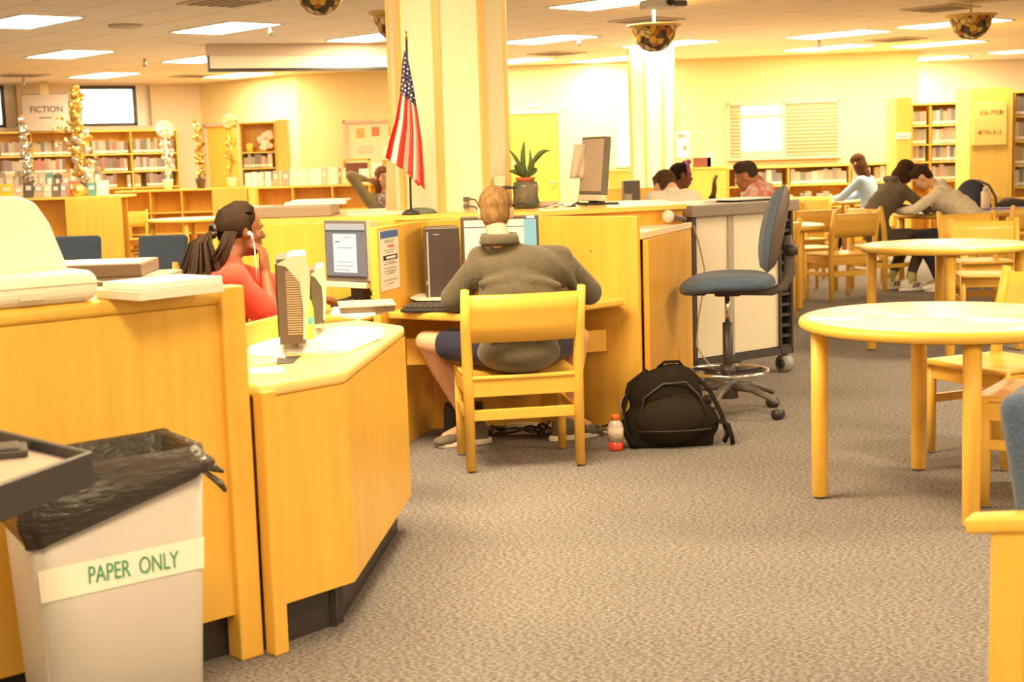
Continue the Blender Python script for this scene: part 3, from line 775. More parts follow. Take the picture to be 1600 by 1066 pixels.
# follows the left wall direction a little in front of it
def on_line(p0, dv, px, py=240):
    d = ray(px, py); n = Vector((dv.y, -dv.x, 0)); t = (p0 - Vector((0, 0, EYE))).dot(n) / d.dot(n); return Vector((0, 0, EYE)) + d * t
base0 = A0 + wl * 2.0 + wn * .36; base0.z = 0
def sL(px, py=240): return (on_line(base0, wl, px, py) - base0).dot(wl)
e0, e1 = sL(-70), sL(279)
pB = base0 + wl * e0
ups = [sL(v) - e0 for v in (50, 128, 206)]
zsh = [on_line(base0, wl, 250, v).z for v in (238.5, 266, 291)]
zt_b = on_line(base0, wl, 250, 202).z
Lb_ = e1 - e0
wb = bookcase('tall maple bookcase packed with books under the windows on the left wall', pB, wl, Lb_, zt_b, .30, zsh + [zsh[-1] - .33, zsh[-1] - .66], [.012] + ups + [Lb_ - .012])
PAL_L0 = [(.62, .42, .36), (.75, .62, .5), (.35, .22, .18), (.8, .74, .62), (.5, .36, .42), (.7, .3, .28), (.55, .5, .42), (.82, .78, .7), (.4, .3, .3), (.78, .6, .3), (.28, .38, .3)]
PAL_R0 = [(.84, .8, .68), (.86, .78, .62), (.88, .86, .78), (.7, .45, .35), (.62, .6, .55), (.85, .72, .4), (.8, .55, .42), (.5, .5, .5)]
PAL_L = [tuple(round(v * .55, 3) for v in c) for c in PAL_L0]; PAL_R = [tuple(round(v * (.45 if k % 3 else .8), 3) for v in c) for k, c in enumerate(PAL_R0)]
def cname(c):
    r, g, b = (min(1, v / .62) for v in c); c = (r, g, b)
    if min(c) > .6: return 'white'
    if r > .7 and g > .6: return 'cream'
    if g > r: return 'green'
    if r > .6 and g < .35: return 'red'
    if r > .7: return 'tan'
    if max(c) < .42: return 'dark'
    if b > g + .03 and r > .45: return 'mauve'
    return 'brown'
BOOKMESH = {}
NB = [0]
def book(loc, rz, w, h, d, c, label, group, tilt=0.):
    key = (round(w, 3), round(h, 2), c)
    if key not in BOOKMESH:
        mb = MB(); mb.bx(-w / 2, 0, 0, w / 2, d, h)
        mb.mi = 1; mb.bx(-w / 2 + .002, -.0008, .02, w / 2 - .002, .001, .055)
        mb.mi = 1; mb.bx(-w / 2 + .003, .004, h - .001, w / 2 - .003, d - .004, h + .001)
        me = mb.mesh('book', [mat('book_%02d%02d%02d' % tuple(int(v * 99) for v in c), c, .6), mat('call_label', (.88, .86, .8), .7)])
        BOOKMESH[key] = me
    o = bpy.data.objects.new('book', BOOKMESH[key]); C.objects.link(o)
    o.location = loc; o.rotation_euler = (0, tilt, rz); NB[0] += 1
    return tag(o, label, 'book', group)
def nth(n): return '%d%s' % (n, 'th' if 10 < n < 20 else {1: 'st', 2: 'nd', 3: 'rd'}.get(n % 10, 'th'))
def fill(p0, dv, s0, s1, z, palette, where, group, hr=(.19, .25), wr=(.035, .055), gap=.0, inset=.03, skip=0.):
    rz = math.atan2(dv.y, dv.x); back = Vector((-dv.y, dv.x, 0)); s = s0
    ordn = 0
    while s < s1:
        w = round(random.uniform(*wr), 2) + .005
        if s + w > s1: break
        if random.random() < skip: s += random.uniform(.05, .2); continue
        h = round(random.uniform(*hr), 2); c = random.choice(palette)
        p_ = p0 + dv * (s + w / 2) + back * inset + Vector((0, 0, z))
        ordn += 1
        book(p_, rz, w, h, .15, c, '%s book, %s from left %s' % (cname(c), nth(ordn), where), group)
        s += w + .002
names = ['top', 'second', 'third']
edges = [0.0] + ups + [Lb_ - .03]
bays = ['far left bay', 'bay below sign', 'bay behind gold tree', 'right bay']
for r in range(3):
    for k in range(4):
        a, b = edges[k] + .03, edges[k + 1] - .03
        if k == 0: a = sL(0) - e0 if r else sL(2) - e0; b = a + (.42 if r == 0 else .55)
        if r == 0 and k == 2: a += .15
        fill(pB, wl, a, b, zsh[r], PAL_L, 'on the %s shelf, %s of window bookcase' % (names[r], bays[k]), 'books in the window bookcase', wr=(.042, .065), hr=(.19, .24), skip=.04)

# near display shelf at left, end panel toward us
e_a, e_b = P(101, 309, 1.07), P(181, 307, 1.07)
dsp = T('display_shelf', 'low maple display shelf with a plain end panel, topped by face-out books, at left', 'bookcase', (e_a.x, e_a.y, 0))
yy = e_a.y
MB().bx(e_a.x, yy, 0, e_b.x, yy + .04, 1.05).obj('end_panel', WOOD, dsp, world=True)
MB().bx(-8.3, yy - .0, 1.05, e_b.x + .02, yy + .75, 1.08).obj('top_board', WOODL, dsp, world=True)
MB().bx(-8.3, yy + .34, 0, e_b.x - .01, yy + .36, 1.05).bx(-8.3, yy + .1, .0, e_a.x, yy + .7, .1).bx(-8.3, yy + .02, .45, e_a.x, yy + .7, .47).obj('shelf_body', WOODD, dsp, world=True)
FACE = [(.75, .6, .06), (.5, .42, .32), (.10, .09, .08), (.42, .34, .28), (.6, .52, .4), (.16, .12, .1), (.34, .3, .34), (.55, .36, .24), (.75, .12, .06), (.10, .26, .24), (.62, .68, .58), (.7, .55, .35)]
def face_book(x, y, z, w, h, c, label, group, rz=0., lean=-.18):
    t = T('display_book', label, 'book', (x, y, z), rz, group)
    k = 'cover_%02d%02d%02d' % tuple(int(v * 99) for v in c)
    MB().box((0, .012, h / 2), (w, .02, h), rx=lean).obj('cover', mat(k, c, .5), t)
    c2 = tuple(min(1, v * .4 + .5) for v in c)
    MB().box((0, -.0005 , h * .62), (w * .6, .004, h * .3), rx=lean).obj('cover_art', mat(k + 'art', c2, .5), t)
    return t
cols = ['yellow', 'tan', 'black', 'brown', 'beige', 'dark brown', 'grey', 'rust', 'red', 'teal', 'pale green', 'ochre']
row1 = [(0, 20, 0), (22, 36, 1), (38, 52, 2), (54, 67, 3), (69, 80, 4), (82, 93, 5), (95, 104, 6), (107, 125, 8), (137, 150, 9), (152, 170, 10), (-14, -2, 3)]
for k, (xa, xb, ci) in enumerate(row1):
    p_ = Q((xa + xb) / 2, 303, yy + .10); w = (xb - xa) / FPX * yy
    face_book(p_.x, p_.y, 1.081, w, random.uniform(.17, .21), FACE[ci], '%s face-out book, front row of left display shelf, %s' % (cols[ci], ['leftmost in view', 'next to the yellow one', 'black one right of the tan one', 'between the black and beige ones', 'left of the dark brown one', 'left of the grey one', 'left of the red one', 'beside the gold tree pot', 'right of the gold tree pot', 'at the right end', 'cut off at the edge'][k]), 'face-out books on the left display shelf', rz=random.uniform(-.1, .1))
for k in range(13):
    xa = -4 + k * 12.6; ci = (k * 5 + 3) % 12
    p_ = Q(xa + 6, 285, yy + .42); w = random.uniform(.08, .11)
    face_book(p_.x, p_.y, 1.081, w, random.uniform(.29, .37), FACE[ci] if ci not in (0, 8) else FACE[4], 'tall %s book, %s from left in the rear row on the left display shelf' % (cols[ci] if ci not in (0, 8) else 'beige', nth(k + 1)), 'rear row on the left display shelf', rz=random.uniform(-.2, .2))

# low bookcases in the middle distance, left of the flag
q0, q1 = P(170, 297.5, 1.09), P(388, 289.5, 1.09)
y1 = 22.0
def Xat(px, y, py=300): return Q(px, py, y).x
xl, xm, xr = Xat(180, y1), Xat(332, y1), Xat(386, y1)
lo = bookcase('empty low maple bookcase with three tiers behind the left table', Vector((xl, y1, 0)), X3, xr - xl, 1.09, .40, [.14, .42, .745], [.02] + [Xat(v, y1) - xl for v in (234, 283)] + [xm - xl])
MB().bx(xm - xl, -.02, 0, xr - xl, .0, 1.06).obj('end_panel', WOODL, lo)
y2 = 21.2
xl, xr = Xat(388, y2), Xat(610, y2)
lo2 = bookcase('low maple bookcase with open cubbies below the row of face-out books', Vector((xl, y2, 0)), X3, xr - xl, 1.10, .40, [.14, .45, .74], [.02] + [Xat(v, y2) - xl for v in (402, 457, 519, 577)])
MB().bx(0, -.015, 0, Xat(401, y2) - xl, .0, 1.07).obj('end_panel', WOODL, lo2)
# row of books on top
tops = [(383, 392, (.8, .76, .6), .17), (393, 402, (.82, .78, .66), .18), (403, 412, (.72, .62, .5), .17), (414, 424, (.82, .76, .62), .18), (426, 436, (.45, .34, .2), .19), (437, 440, (.85, .6, .2), .20), (441, 452, (.5, .3, .26), .19), (453, 464, (.86, .8, .62), .21), (465, 483, (.80, .76, .6), .20), (484, 502, (.86, .82, .7), .21), (503, 512, (.55, .5, .4), .21), (513, 527, (.82, .76, .6), .22), (529, 534, (.3, .27, .2), .2), (535, 541, (.84, .66, .25), .2)]
for k, (xa, xb, c, h) in enumerate(tops):
    p_ = Q((xa + xb) / 2, 285, y2 + .12); w = (xb - xa) / FPX * y2
    face_book(p_.x, p_.y, 1.101, w * .96, h + .04, c, '%s face-out book on the low bookcase left of the woman, %s' % (cname(c), ['first from the left', 'second from the left', 'third from the left', 'fourth from the left', 'fifth from the left', 'narrow sixth', 'seventh from the left', 'eighth, pale', 'wide ninth', 'widest, tenth', 'eleventh', 'twelfth', 'thin dark one', 'last at the right'][k]), 'face-out books on the middle bookcase')
# small wire rack with dark books and papers behind the woman
rk = T('book_rack', 'small wooden rack of dark book spines on the low bookcase behind the woman', 'rack', (Xat(556, y2), y2 + .2, 1.10))
MB().bx(-.18, 0, .12, .18, .18, .14).bx(-.18, 0, .34, .2, .2, .37).bx(-.2, 0, 0, -.18, .2, .36).bx(.18, 0, 0, .2, .2, .36).obj('rack_frame', WOOD, rk)
mb = MB()
for k in range(8): mb.bx(-.16 + k * .04, .02, .14, -.125 + k * .04, .16, .31)
mb.obj('spines', mat('dark_red_spine', (.22, .07, .05), .6), rk)
for k, (px, c, w, h, l) in enumerate(((570, (.86, .84, .7), .15, .22, 'cream leaflet propped left of the woman'), (590, (.84, .8, .74), .16, .30, 'white picture book standing behind the woman'), (607, (.85, .3, .08), .15, .34, 'orange-red picture book standing behind the flag'))):
    face_book(Xat(px, y2 + .05), y2 + .05, 1.101, w, h, c, l, None)
tag(MB().box((0, .1, .02), (.22, .16, .04)).box((.18, .1, .025), (.1, .14, .05)).obj('book', mat('book_stack_mauve', (.28, .14, .2), .6)), 'dark red and blue books lying in a cubby of the low bookcase', 'book').location = (Xat(505, y2), y2 + .03, .742)

# shelf unit against the wall, with a white bear-like heap on top shelf
y3 = 22.35
sx0, sx1 = Xat(378, y3), Xat(436, y3)
z = lambda py: Q(410, py, y3).z
un = bookcase('tall narrow maple shelf unit beside the left door', Vector((sx0, y3, 0)), X3, sx1 - sx0, z(190), .34, [z(262), z(237), z(289)], [.02, sx1 - sx0 - .02])
MB().bx(sx1 - sx0, -.02, 0, sx1 - sx0 + .16, .34, z(188)).obj('end_panel', WOODL, un)
for r, zz in enumerate((z(262), z(289))):
    fill(Vector((sx0, y3, 0)), X3, .05, sx1 - sx0 - .05, zz, PAL_R, 'on the %s shelf of narrow unit by left door' % ['middle', 'lower'][r], 'books in the narrow shelf unit', hr=(.16, .21), wr=(.035, .06))
mb = MB()
for k in range(9): mb.ell((random.uniform(-.1, .1), random.uniform(-.03, .05), .06 + k * .028), (.07, .05, .05), seg=10, rings=6)
o = mb.obj('tissue_flower', mat('tissue_white', (.9, .88, .82), .8)); o.location = (Xat(418, y3), y3 + .12, z(237)); tag(o, 'heap of white tissue flowers on the top shelf of the narrow unit', 'decoration')
o = MB().lathe([(0, 0), (.05, 0), (.06, .12), (.04, .14), (0, .14)], 14).obj('yellow_jar', mat('yellow_jar', (.85, .75, .12), .4)); o.location = (Xat(392, y3), y3 + .1, z(237)); tag(o, 'small yellow jar on the top shelf of the narrow unit', 'jar')

# ---- right: low bookcases under the office window
yR = 21.3
xa, xb = Xat(1136, yR, 265), Xat(1412, yR, 260)
zr = lambda px, py: Q(px, py, yR).z
lr = bookcase('long low maple bookcase full of books below the office window', Vector((xa, yR, 0)), X3, xb - xa, 1.17, .36, [.2, .56, .885], [.02] + [Xat(v, yR, 262) - xa for v in (1232, 1328)] + [xb - xa - .02])
for k, (p0, p1, lab) in enumerate(((1150, 1228, 'left bay'), (1236, 1324, 'middle bay'), (1332, 1410, 'right bay'))):
    a, b = Xat(p0, yR) - xa, Xat(p1, yR) - xa
    fill(Vector((xa, yR, 0)), X3, a, b, .885, PAL_R, 'on upper shelf, %s of bookcase under office window' % lab, 'books in the low bookcase under the office window', hr=(.18, .24), wr=(.055, .085), skip=.12)
    fill(Vector((xa, yR, 0)), X3, a, b, .56, PAL_R, 'on lower shelf, %s of bookcase under office window' % lab, 'books in the low bookcase under the office window', hr=(.18, .24), wr=(.06, .09), skip=.45)
# tall counter left of it
q = Xat(952, 21.0); q2 = Xat(1134, 21.0)
tc_ = T('long_low_cabinet', 'plain yellow maple cabinet wall behind the three students', 'cabinet', (q, 21.0, 0)); tc_.name = 'low_cabinet'
MB().bx(0, 0, 0, q2 - q, .4, 1.16).obj('cabinet_body', WOODL, tc_)
MB().bx(-.02, -.02, 1.16, q2 - q + .02, .42, 1.19).obj('cabinet_top', WOODL, tc_)
# carrel with pc tower left of the brown-haired boy
k0 = P(958, 304, .74)
cb = T('back_desk', 'small maple desk with an upright back by the far column', 'desk', (Xat(985, 17.), 17., 0)); cb.name = 'maple_desk'
MB().bx(-.28, 0, .70, .42, .6, .74).bx(-.28, .02, 0, -.25, .58, .70).bx(.39, .02, 0, .42, .58, .70).obj('desk_frame', WOOD, cb)
MB().bx(-.28, .58, 0, .42, .6, 1.0).obj('back_board', WOODL, cb)
pc_ = T('computer_tower', 'dark computer tower on the small desk by the far column', 'computer', (Xat(988, 17.1), 17.15, .741))
MB().bx(-.1, 0, 0, .1, .3, .36).obj('case', DARK, pc_, bevel=.006)
MB().bx(-.09, -.006, .03, -.0, 0, .2).obj('front_bezel', GREY, pc_)
o = MB().bx(-.13, 0, 0, .13, .12, .14).obj('stacked_book', mat('dark_red_spine', (0, 0, 0))); o.location = (Xat(1098, 21.1), 21.1, 1.19); tag(o, 'small pile of dark books standing on the cabinet below the wall poster', 'book')
o = MB().bx(-.04, 0, 0, .04, .12, .2).obj('display_card', WHITE); o.location = (Xat(1110, 21.1), 21.1, 1.19); tag(o, 'cream card standing right of the dark book pile on the cabinet', 'card')
w1 = on_back(1066, 225)
po = T('wall_poster', 'white poster with small pictures on the back wall right of the far column', 'poster', (w1.x, w1.y - .01, w1.z), brz)
MB().bx(-.11, -.006, -.22, .11, 0, .2).obj('sheet', WHITE, po)
MB().bx(-.07, -.009, .1, .04, -.006, .15).obj('picture', mat('poster_brown', (.45, .25, .12), .7), po); MB().bx(.01, -.009, -.1, .06, -.006, -.02).obj('picture', mat('poster_brown', (0, 0, 0)), po)

# ---- right: tall shelf range
yT = 20.6
def xz(px, py, y): v = Q(px, py, y); return v.x, v.z
x0, zt = xz(1400, 153, yT); x1, _ = xz(1424, 153, yT)
ra = T('end_of_range', 'yellow end panel with a small white label holder left of the tall right shelves', 'shelf end', (x0, yT, 0)); ra.name = 'shelf_end_panel'
MB().bx(0, 0, 0, x1 - x0, .5, zt).obj('panel', WOODL, ra)
v = Q(1411, 213, yT)
MB().bx(v.x - x0 - .11, -.02, v.z - .045, v.x - x0 + .11, 0, v.z + .045).obj('label_holder', WHITE, ra, bevel=.02)
MB().bx(v.x - x0 - .07, -.024, v.z - .008, v.x - x0 + .07, -.02, v.z + .006).obj('label_line', mat('ink_grey', (0, 0, 0)), ra)
yS = 20.9
x0, x1 = Xat(1424, yS, 200), Xat(1517, yS, 200)
zt = Q(1470, 160.5, yS).z
zrows = [Q(1470, v_, yS).z for v_ in (195, 224.5, 252, 282)]
rb = bookcase('tall bookcase of pale books between the yellow end panel and the numbered end panel', Vector((x0, yS, 0)), X3, x1 - x0, zt, .3, zrows + [.1], [.012, Xat(1454, yS, 200) - x0, x1 - x0 - .012])
um = Xat(1454, yS, 200) - x0
for r, zz in enumerate(zrows):
    fill(Vector((x0, yS, 0)), X3, .03, um - .03, zz, PAL_R, 'in row %s, narrow bay of tall right bookcase' % ['one', 'two', 'three', 'four'][r], 'books in the tall right bookcase', hr=(.19, .235), wr=(.035, .055))
    fill(Vector((x0, yS, 0)), X3, um + .03, x1 - x0 - .03, zz, PAL_R, 'in row %s, wide bay of tall right bookcase' % ['one', 'two', 'three', 'four'][r], 'books in the tall right bookcase', hr=(.19, .235), wr=(.04, .06))
# numbered end panel
yE = 17.6
x0, zt = xz(1516, 138, yE); x1, _ = xz(1583, 136, yE)
en = T('shelf_end_panel', 'wide yellow shelf end panel with two rows of call numbers and arrows', 'shelf end', (x0, yE, 0))
MB().bx(0, 0, 0, x1 - x0, .55, zt).obj('panel', WOODL, en)
v = Q(1547, 195, yE)
sg = MB().bx(v.x - x0 - .22, -.03, v.z - .25, v.x - x0 + .2, 0, v.z + .27).obj('sign_plate', mat('sign_yellow', (.84, .62, .2), .4), en, bevel=.008)
INK = mat('sign_ink', (.32, .17, .04), .7)
text('lettering', '656-795\u25b6', .072, INK, en, (v.x - x0 + .01, -.0325, Q(1550, 176, yE).z), (PI / 2, 0, 0))
text('lettering', '\u25c0796-813', .072, INK, en, (v.x - x0 - .02, -.0325, Q(1550, 207, yE).z), (PI / 2, 0, 0))
# side bookcase beyond it, right edge
yF = 17.75
x0 = Xat(1584, yF, 200)
zt = Q(1592, 142, yF).z
rc = bookcase('bookcase cut off by the right edge beside the numbered end panel', Vector((x0, yF, 0)), X3, 1.2, zt, .3, [Q(1590, v_, yF).z for v_ in (181, 220, 258, 292)] + [.1], [.012, 1.19])
for r, v_ in enumerate((181, 220, 258, 292)):
    fill(Vector((x0, yF, 0)), X3, .03, .30, Q(1590, v_, yF).z, PAL_R, 'in row %s of bookcase at right edge' % ['one', 'two', 'three', 'four'][r], 'books at the right edge', hr=(.2, .25), wr=(.035, .055))

# ---- FICTION sign hung from ceiling
v = Q(77, 175, 23.2)
fs = T('hanging_sign', 'grey hanging sign reading fiction above the left bookcase', 'sign', (v.x, 23.0, v.z), math.radians(3))
MB().bx(-.36, 0, -.30, .36, .02, .27).obj('sign_panel', mat('sign_pale', (.66, .58, .54), .5), fs)
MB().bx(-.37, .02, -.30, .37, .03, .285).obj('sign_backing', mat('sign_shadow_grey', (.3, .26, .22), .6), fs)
MB().bx(-.06, .0, .27, .07, .02, CZ - v.z).obj('hanger', WALL_C, fs)
text('lettering', 'FICTION', .135, mat('sign_text', (.16, .12, .1), .7), fs, (0.02, -.003, .03), (PI / 2, 0, 0), bold=.002)
text('lettering', 'Authors A - Z', .05, mat('sign_text', (0, 0, 0)), fs, (.04, -.003, -.10), (PI / 2, 0, 0)) if False else MB().bx(-.1, -.004, -.105, .1, -.002, -.088).obj('small_line', mat('sign_text', (0, 0, 0)), fs)

# ---- projection screen
sA, sB = Q(327, 98, 17.0), Q(690, 99, 17.9)
dv = (sB - sA); dv.z = 0; Ls = dv.length
zt_, zb_ = Q(327, 88, 17).z, Q(327, 112, 17).z
ps = T('projection_screen', 'long white retracted projection screen hanging from the ceiling left of the big column', 'screen', (sA.x, sA.y, 0), math.atan2(dv.y, dv.x))
MB().bx(0, 0, zb_ + .03, Ls, .10, zt_).obj('screen_cloth', mat('screen_white', (.85, .80, .66), .6), ps)
MB().bx(0, -.01, zb_, Ls, .12, zb_ + .035).obj('bottom_bar', BLACK, ps)
MB().bx(-.015, -.005, zb_, 0.005, .12, zt_ + .01).obj('end_cap', BLACK, ps)
MB().bx(0, -.02, zt_, Ls, .3, CZ - .0).obj('housing', mat('housing_tan', (.66, .54, .42), .7), ps)

# ---- projector
v = Q(1035, 6, 12.0)
pj = T('ceiling_projector', 'white projector on the ceiling above the middle bowl lamp', 'projector', (v.x, v.y, CZ))
MB().box((0, 0, v.z - CZ), (.32, .26, .075), rz=.3).obj('projector_body', mat('projector_white', (.75, .72, .7), .4), pj, bevel=.02, seg=3)
MB().cyl((.05, -.13, v.z - CZ), (.055, -.15, v.z - CZ), .03).obj('lens', BLACK, pj)
MB().cyl((0, 0, v.z - CZ + .03), (0, 0, 0), .02).obj('mount_pole', STEEL, pj)
MB().box((.14, -.1, v.z - CZ - .01), (.1, .03, .04), rz=.3).obj('vent_grille', DARK, pj)

# ---- stained-glass bowl lamps
def bowl_mat():
    m = bpy.data.materials.new('mosaic_glass'); m.use_nodes = True; nt = m.node_tree; b = nt.nodes['Principled BSDF']
    tc = nt.nodes.new('ShaderNodeTexCoord'); v = nt.nodes.new('ShaderNodeTexVoronoi'); v.feature = 'DISTANCE_TO_EDGE'; v.inputs['Scale'].default_value = 16
    v2 = nt.nodes.new('ShaderNodeTexVoronoi'); v2.inputs['Scale'].default_value = 16
    nt.links.new(tc.outputs['Object'], v.inputs['Vector']); nt.links.new(tc.outputs['Object'], v2.inputs['Vector'])
    r = nt.nodes.new('ShaderNodeValToRGB'); r.color_ramp.interpolation = 'CONSTANT'
    els = r.color_ramp.elements; els[0].color = (.05, .05, .04, 1); els[1].position = .35; els[1].color = (.8, .5, .08, 1)
    e = els.new(.6); e.color = (.12, .10, .06, 1)
    e = els.new(.72); e.color = (.85, .7, .3, 1)
    e = els.new(.86); e.color = (.55, .18, .03, 1)
    sp_ = nt.nodes.new('ShaderNodeSeparateColor'); nt.links.new(v2.outputs['Color'], sp_.inputs[0]); nt.links.new(sp_.outputs[0], r.inputs[0])
    st_ = nt.nodes.new('ShaderNodeMath'); st_.operation = 'GREATER_THAN'; st_.inputs[1].default_value = .045; nt.links.new(v.outputs['Distance'], st_.inputs[0])
    mx = nt.nodes.new('ShaderNodeMixRGB'); mx.inputs[1].default_value = (.07, .055, .03, 1); nt.links.new(st_.outputs[0], mx.inputs[0]); nt.links.new(r.outputs[0], mx.inputs[2])
    nt.links.new(mx.outputs[0], b.inputs['Base Color']); b.inputs['Roughness'].default_value = .25
    return m
BOWL = bowl_mat(); RIM = mat('amber_rim', (.80, .55, .15), .4)
bp_ = T('bowl_lamp', 'middle stained-glass bowl lamp hanging below the projector', 'lamp', group='stained-glass bowl lamps')
prof = [(.0, -.245), (.06, -.24), (.12, -.215), (.175, -.16), (.205, -.10), (.225, -.035), (.262, 0)]
MB().lathe(prof + [(.25, .006), (.21, -.03), (.19, -.1), (.16, -.15), (.1, -.2), (0, -.225)], 40).obj('glass_bowl', BOWL, bp_)
MB().lathe([(.238, -.022), (.268, -.004), (.27, .006), (.25, .008)], 40).obj('rim', RIM, bp_)
MB().cyl((0, 0, -.22), (0, 0, 1.), .013, n=12).obj('stem', mat('lamp_stem', (.85, .82, .7), .5), bp_)
bulb = MB().lathe([(0, -.18), (.09, -.16), (.09, -.05), (0, -.04)], 16).obj('bulb', mat('bulb_glow', (1, 1, 1), .5, emit=(1, .85, .5), estr=4), bp_)
def place_bowl(o, px, py, y, s):
    v = Q(px, py, y); o.location = v; o.scale = (s, s, 1)
    for c in o.children:
        if c.name.startswith('stem'):
            c.data = c.data.copy()
            top = max(q.co.z for q in c.data.vertices)
            for q in c.data.vertices:
                if q.co.z > .5: q.co.z = CZ - v.z
place_bowl(bp_, 1022, 40, 13.6, .97)
o = dup(bp_, (0, 0, 0), 0, 'stained-glass bowl lamp at the upper right'); place_bowl(o, 1517, 24, 14.8, .97)
o = dup(bp_, (0, 0, 0), 0, 'stained-glass bowl lamp partly hidden by the left side of the big column'); place_bowl(o, 624, 20, 11.9, .97)
o = dup(bp_, (0, 0, 0), 0, 'stained-glass bowl lamp of which only the underside shows at the top edge'); place_bowl(o, 499, -25, 11.5, .9)
# ================================================================ props on and around the desks
# ---- paper bin
t = T('recycling_bin', 'tall slim grey paper bin with a black liner and white PAPER ONLY tape', 'bin', (-.995, 3.345, 0), math.radians(33))
BW, BD, BH = .425, .29, .735
BG = mat('bin_grey', (.50, .46, .43), .5, bump=.05, bscale=200)
def rrect(w, d, r, n=6):
    pts = []
    for cx, cy, a0 in ((w / 2 - r, d / 2 - r, 0), (-w / 2 + r, d / 2 - r, PI / 2), (-w / 2 + r, -d / 2 + r, PI), (w / 2 - r, -d / 2 + r, 1.5 * PI)):
        for k in range(n + 1):
            a = a0 + PI / 2 * k / n; pts.append((cx + r * math.cos(a), cy + r * math.sin(a)))
    return pts
def loft(mb, rings, cap0=True, cap1=True, closed=True):
    n = len(rings[0]); vs = [Vector(p) for r in rings for p in r]; m = len(rings)
    fs = [(i * n + k, i * n + (k + 1) % n, (i + 1) * n + (k + 1) % n, (i + 1) * n + k) for i in range(m - 1) for k in range(n)]
    if cap0: fs.append(tuple(reversed(range(n))))
    if cap1: fs.append(tuple((m - 1) * n + k for k in range(n)))
    return mb.faces(vs, fs, True)
tp = lambda z: .84 + .16 * z / BH
def binring(z, o=0., r=.035): return [(x, y, z) for x, y in rrect(BW * tp(z) + 2 * o, BD * tp(z) + 2 * o, r)]
loft(MB(), [binring(0), binring(.3), binring(BH), binring(BH, -.006), binring(.05, -.006)], True, True).obj('bin_body', BG, t)
# liner bag: folded over the rim, hanging lower on the left
pts0 = rrect(1, 1, .08, 8); NP = len(pts0)
def bagring(z_of, o, wob, ins=0.):
    out = []
    for k, (x, y) in enumerate(rrect(BW + 2 * o, BD + 2 * o, .045, 14)):
        z = z_of(x, y); s = tp(max(0, min(BH, z)))
        n1 = mnoise.noise(Vector((x * 9, y * 9, z * 14))) ; n2 = mnoise.noise(Vector((x * 40, y * 40, z * 6 + 3)))
        f = 1 + wob * (n1 * .10 + n2 * .08)
        out.append((x * s * f, y * s * f, z + wob * .006 * n1))
    return out
hem = lambda x, y: .635 + .09 * (x / BW * 2) * .62 + (.02 if y > 0 else 0) + .008 * math.sin(x * 40)
R = []
for k in range(9):
    q = k / 8
    R.append(bagring(lambda x, y, q=q: hem(x, y) * (1 - q) + (BH + .004) * q, .008 + .012 * math.sin(PI * q), 1.))
R.append(bagring(lambda x, y: BH + .022 + .008 * math.sin(x * 22 + y * 17), .004, .8))
for k in range(6):
    q = k / 5
    R.append(bagring(lambda x, y, q=q: BH + .015 - .45 * q, -.014 - .01 * q, .8))
LIN = mat('liner_black', (.045, .035, .028), .30, bump=.9, bscale=26, stretch=(1, 1, 3.5), spec=.5)
loft(MB(), R, False, True).obj('bin_liner', LIN, t)
mb = MB()
kx, ky = BW / 2 + .015, .02
mb.tube([(kx - .02, ky, .70), (kx + .015, ky - .02, .685), (kx + .05, ky - .03, .675), (kx + .075, ky - .035, .66)], [.022, .014, .02, .006], 8, squash=.6)
mb.tube([(kx - .01, ky - .01, .70), (kx + .03, ky - .03, .665), (kx + .06, ky - .05, .635), (kx + .07, ky - .055, .615)], [.018, .012, .018, .01], 8, squash=.5)
mb.obj('liner_knot', LIN, t)
# tape with lettering
z0, z1 = .452, .528
def tapef(u, v):
    z = z0 + (z1 - z0) * v + .004; w, d = BW * tp(z), BD * tp(z)
    return Vector((-w / 2 + .004 + u * (w - .012), -d / 2 - .002, z + (u - .5) * .012))
MB().grid(tapef, 4, 1, None, False).obj('tape', mat('tape_cream', (.86, .84, .72), .55), t, solid=.0008)
slope = (BD * tp(z1) - BD * tp(z0)) / 2 / (z1 - z0)
text('lettering', 'PAPER  ONLY', .058, mat('tape_green', (.05, .30, .16), .6), t, (.02, -BD * tp(.49) / 2 - .0035, .494), (PI / 2 - .0, 0, 0), xs=.62)
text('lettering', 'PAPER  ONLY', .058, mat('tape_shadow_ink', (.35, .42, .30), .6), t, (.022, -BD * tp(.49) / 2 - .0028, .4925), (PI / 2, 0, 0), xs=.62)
MB().bx(-.196, -.149, .02, -.192, -.143, .44).obj('moulded_rib', BG, t)

# ---- black tray table at the left edge
c0, c1, c2 = P(-12, 672, .865), P(140, 708, .865), P(-60, 780, .865)
t = T('tray_table', 'black lipped tray table cut off by the left edge in front of the bin', 'table', (c1.x, c1.y, 0))
ax = (c2 - c1); ax.z = 0; ax.normalize(); ay = (c0 - c1); ay.z = 0; ay.normalize()
L1_, L2_ = .75, .55
def tq(a, b): q = c1 + ax * a + ay * b; return (q.x, q.y)
MB().prism([tq(0, 0), tq(L1_, 0), tq(L1_, L2_), tq(0, L2_)], .80, .845).obj('tray_floor', DARK, t, world=True)
mb = MB()
for a, b in (((0, 0), (L1_, 0)), ((0, 0), (0, L2_)), ((L1_, 0), (L1_, L2_)), ((0, L2_), (L1_, L2_))): mb.wall(tq(*a), tq(*b), .80, .868, .014)
mb.obj('tray_lip', BLACK, t, world=True, bevel=.003)
for a, b in ((L1_ - .05, .05), (L1_ - .05, L2_ - .05), (.35, L2_ - .06), (.35, .06)): x, y = tq(a, b); MB().cyl((x, y, 0), (x, y, .80), .014).obj('leg', BLACK, t, world=True)
MB().prism([tq(.02, .02), tq(L1_ - .02, .02), tq(L1_ - .02, L2_ - .02), tq(.02, L2_ - .02)], .845, .8465).obj('tray_mat', mat('mat_taupe', (.42, .33, .26), .35), t, world=True)
q = P(-22, 704, .86)
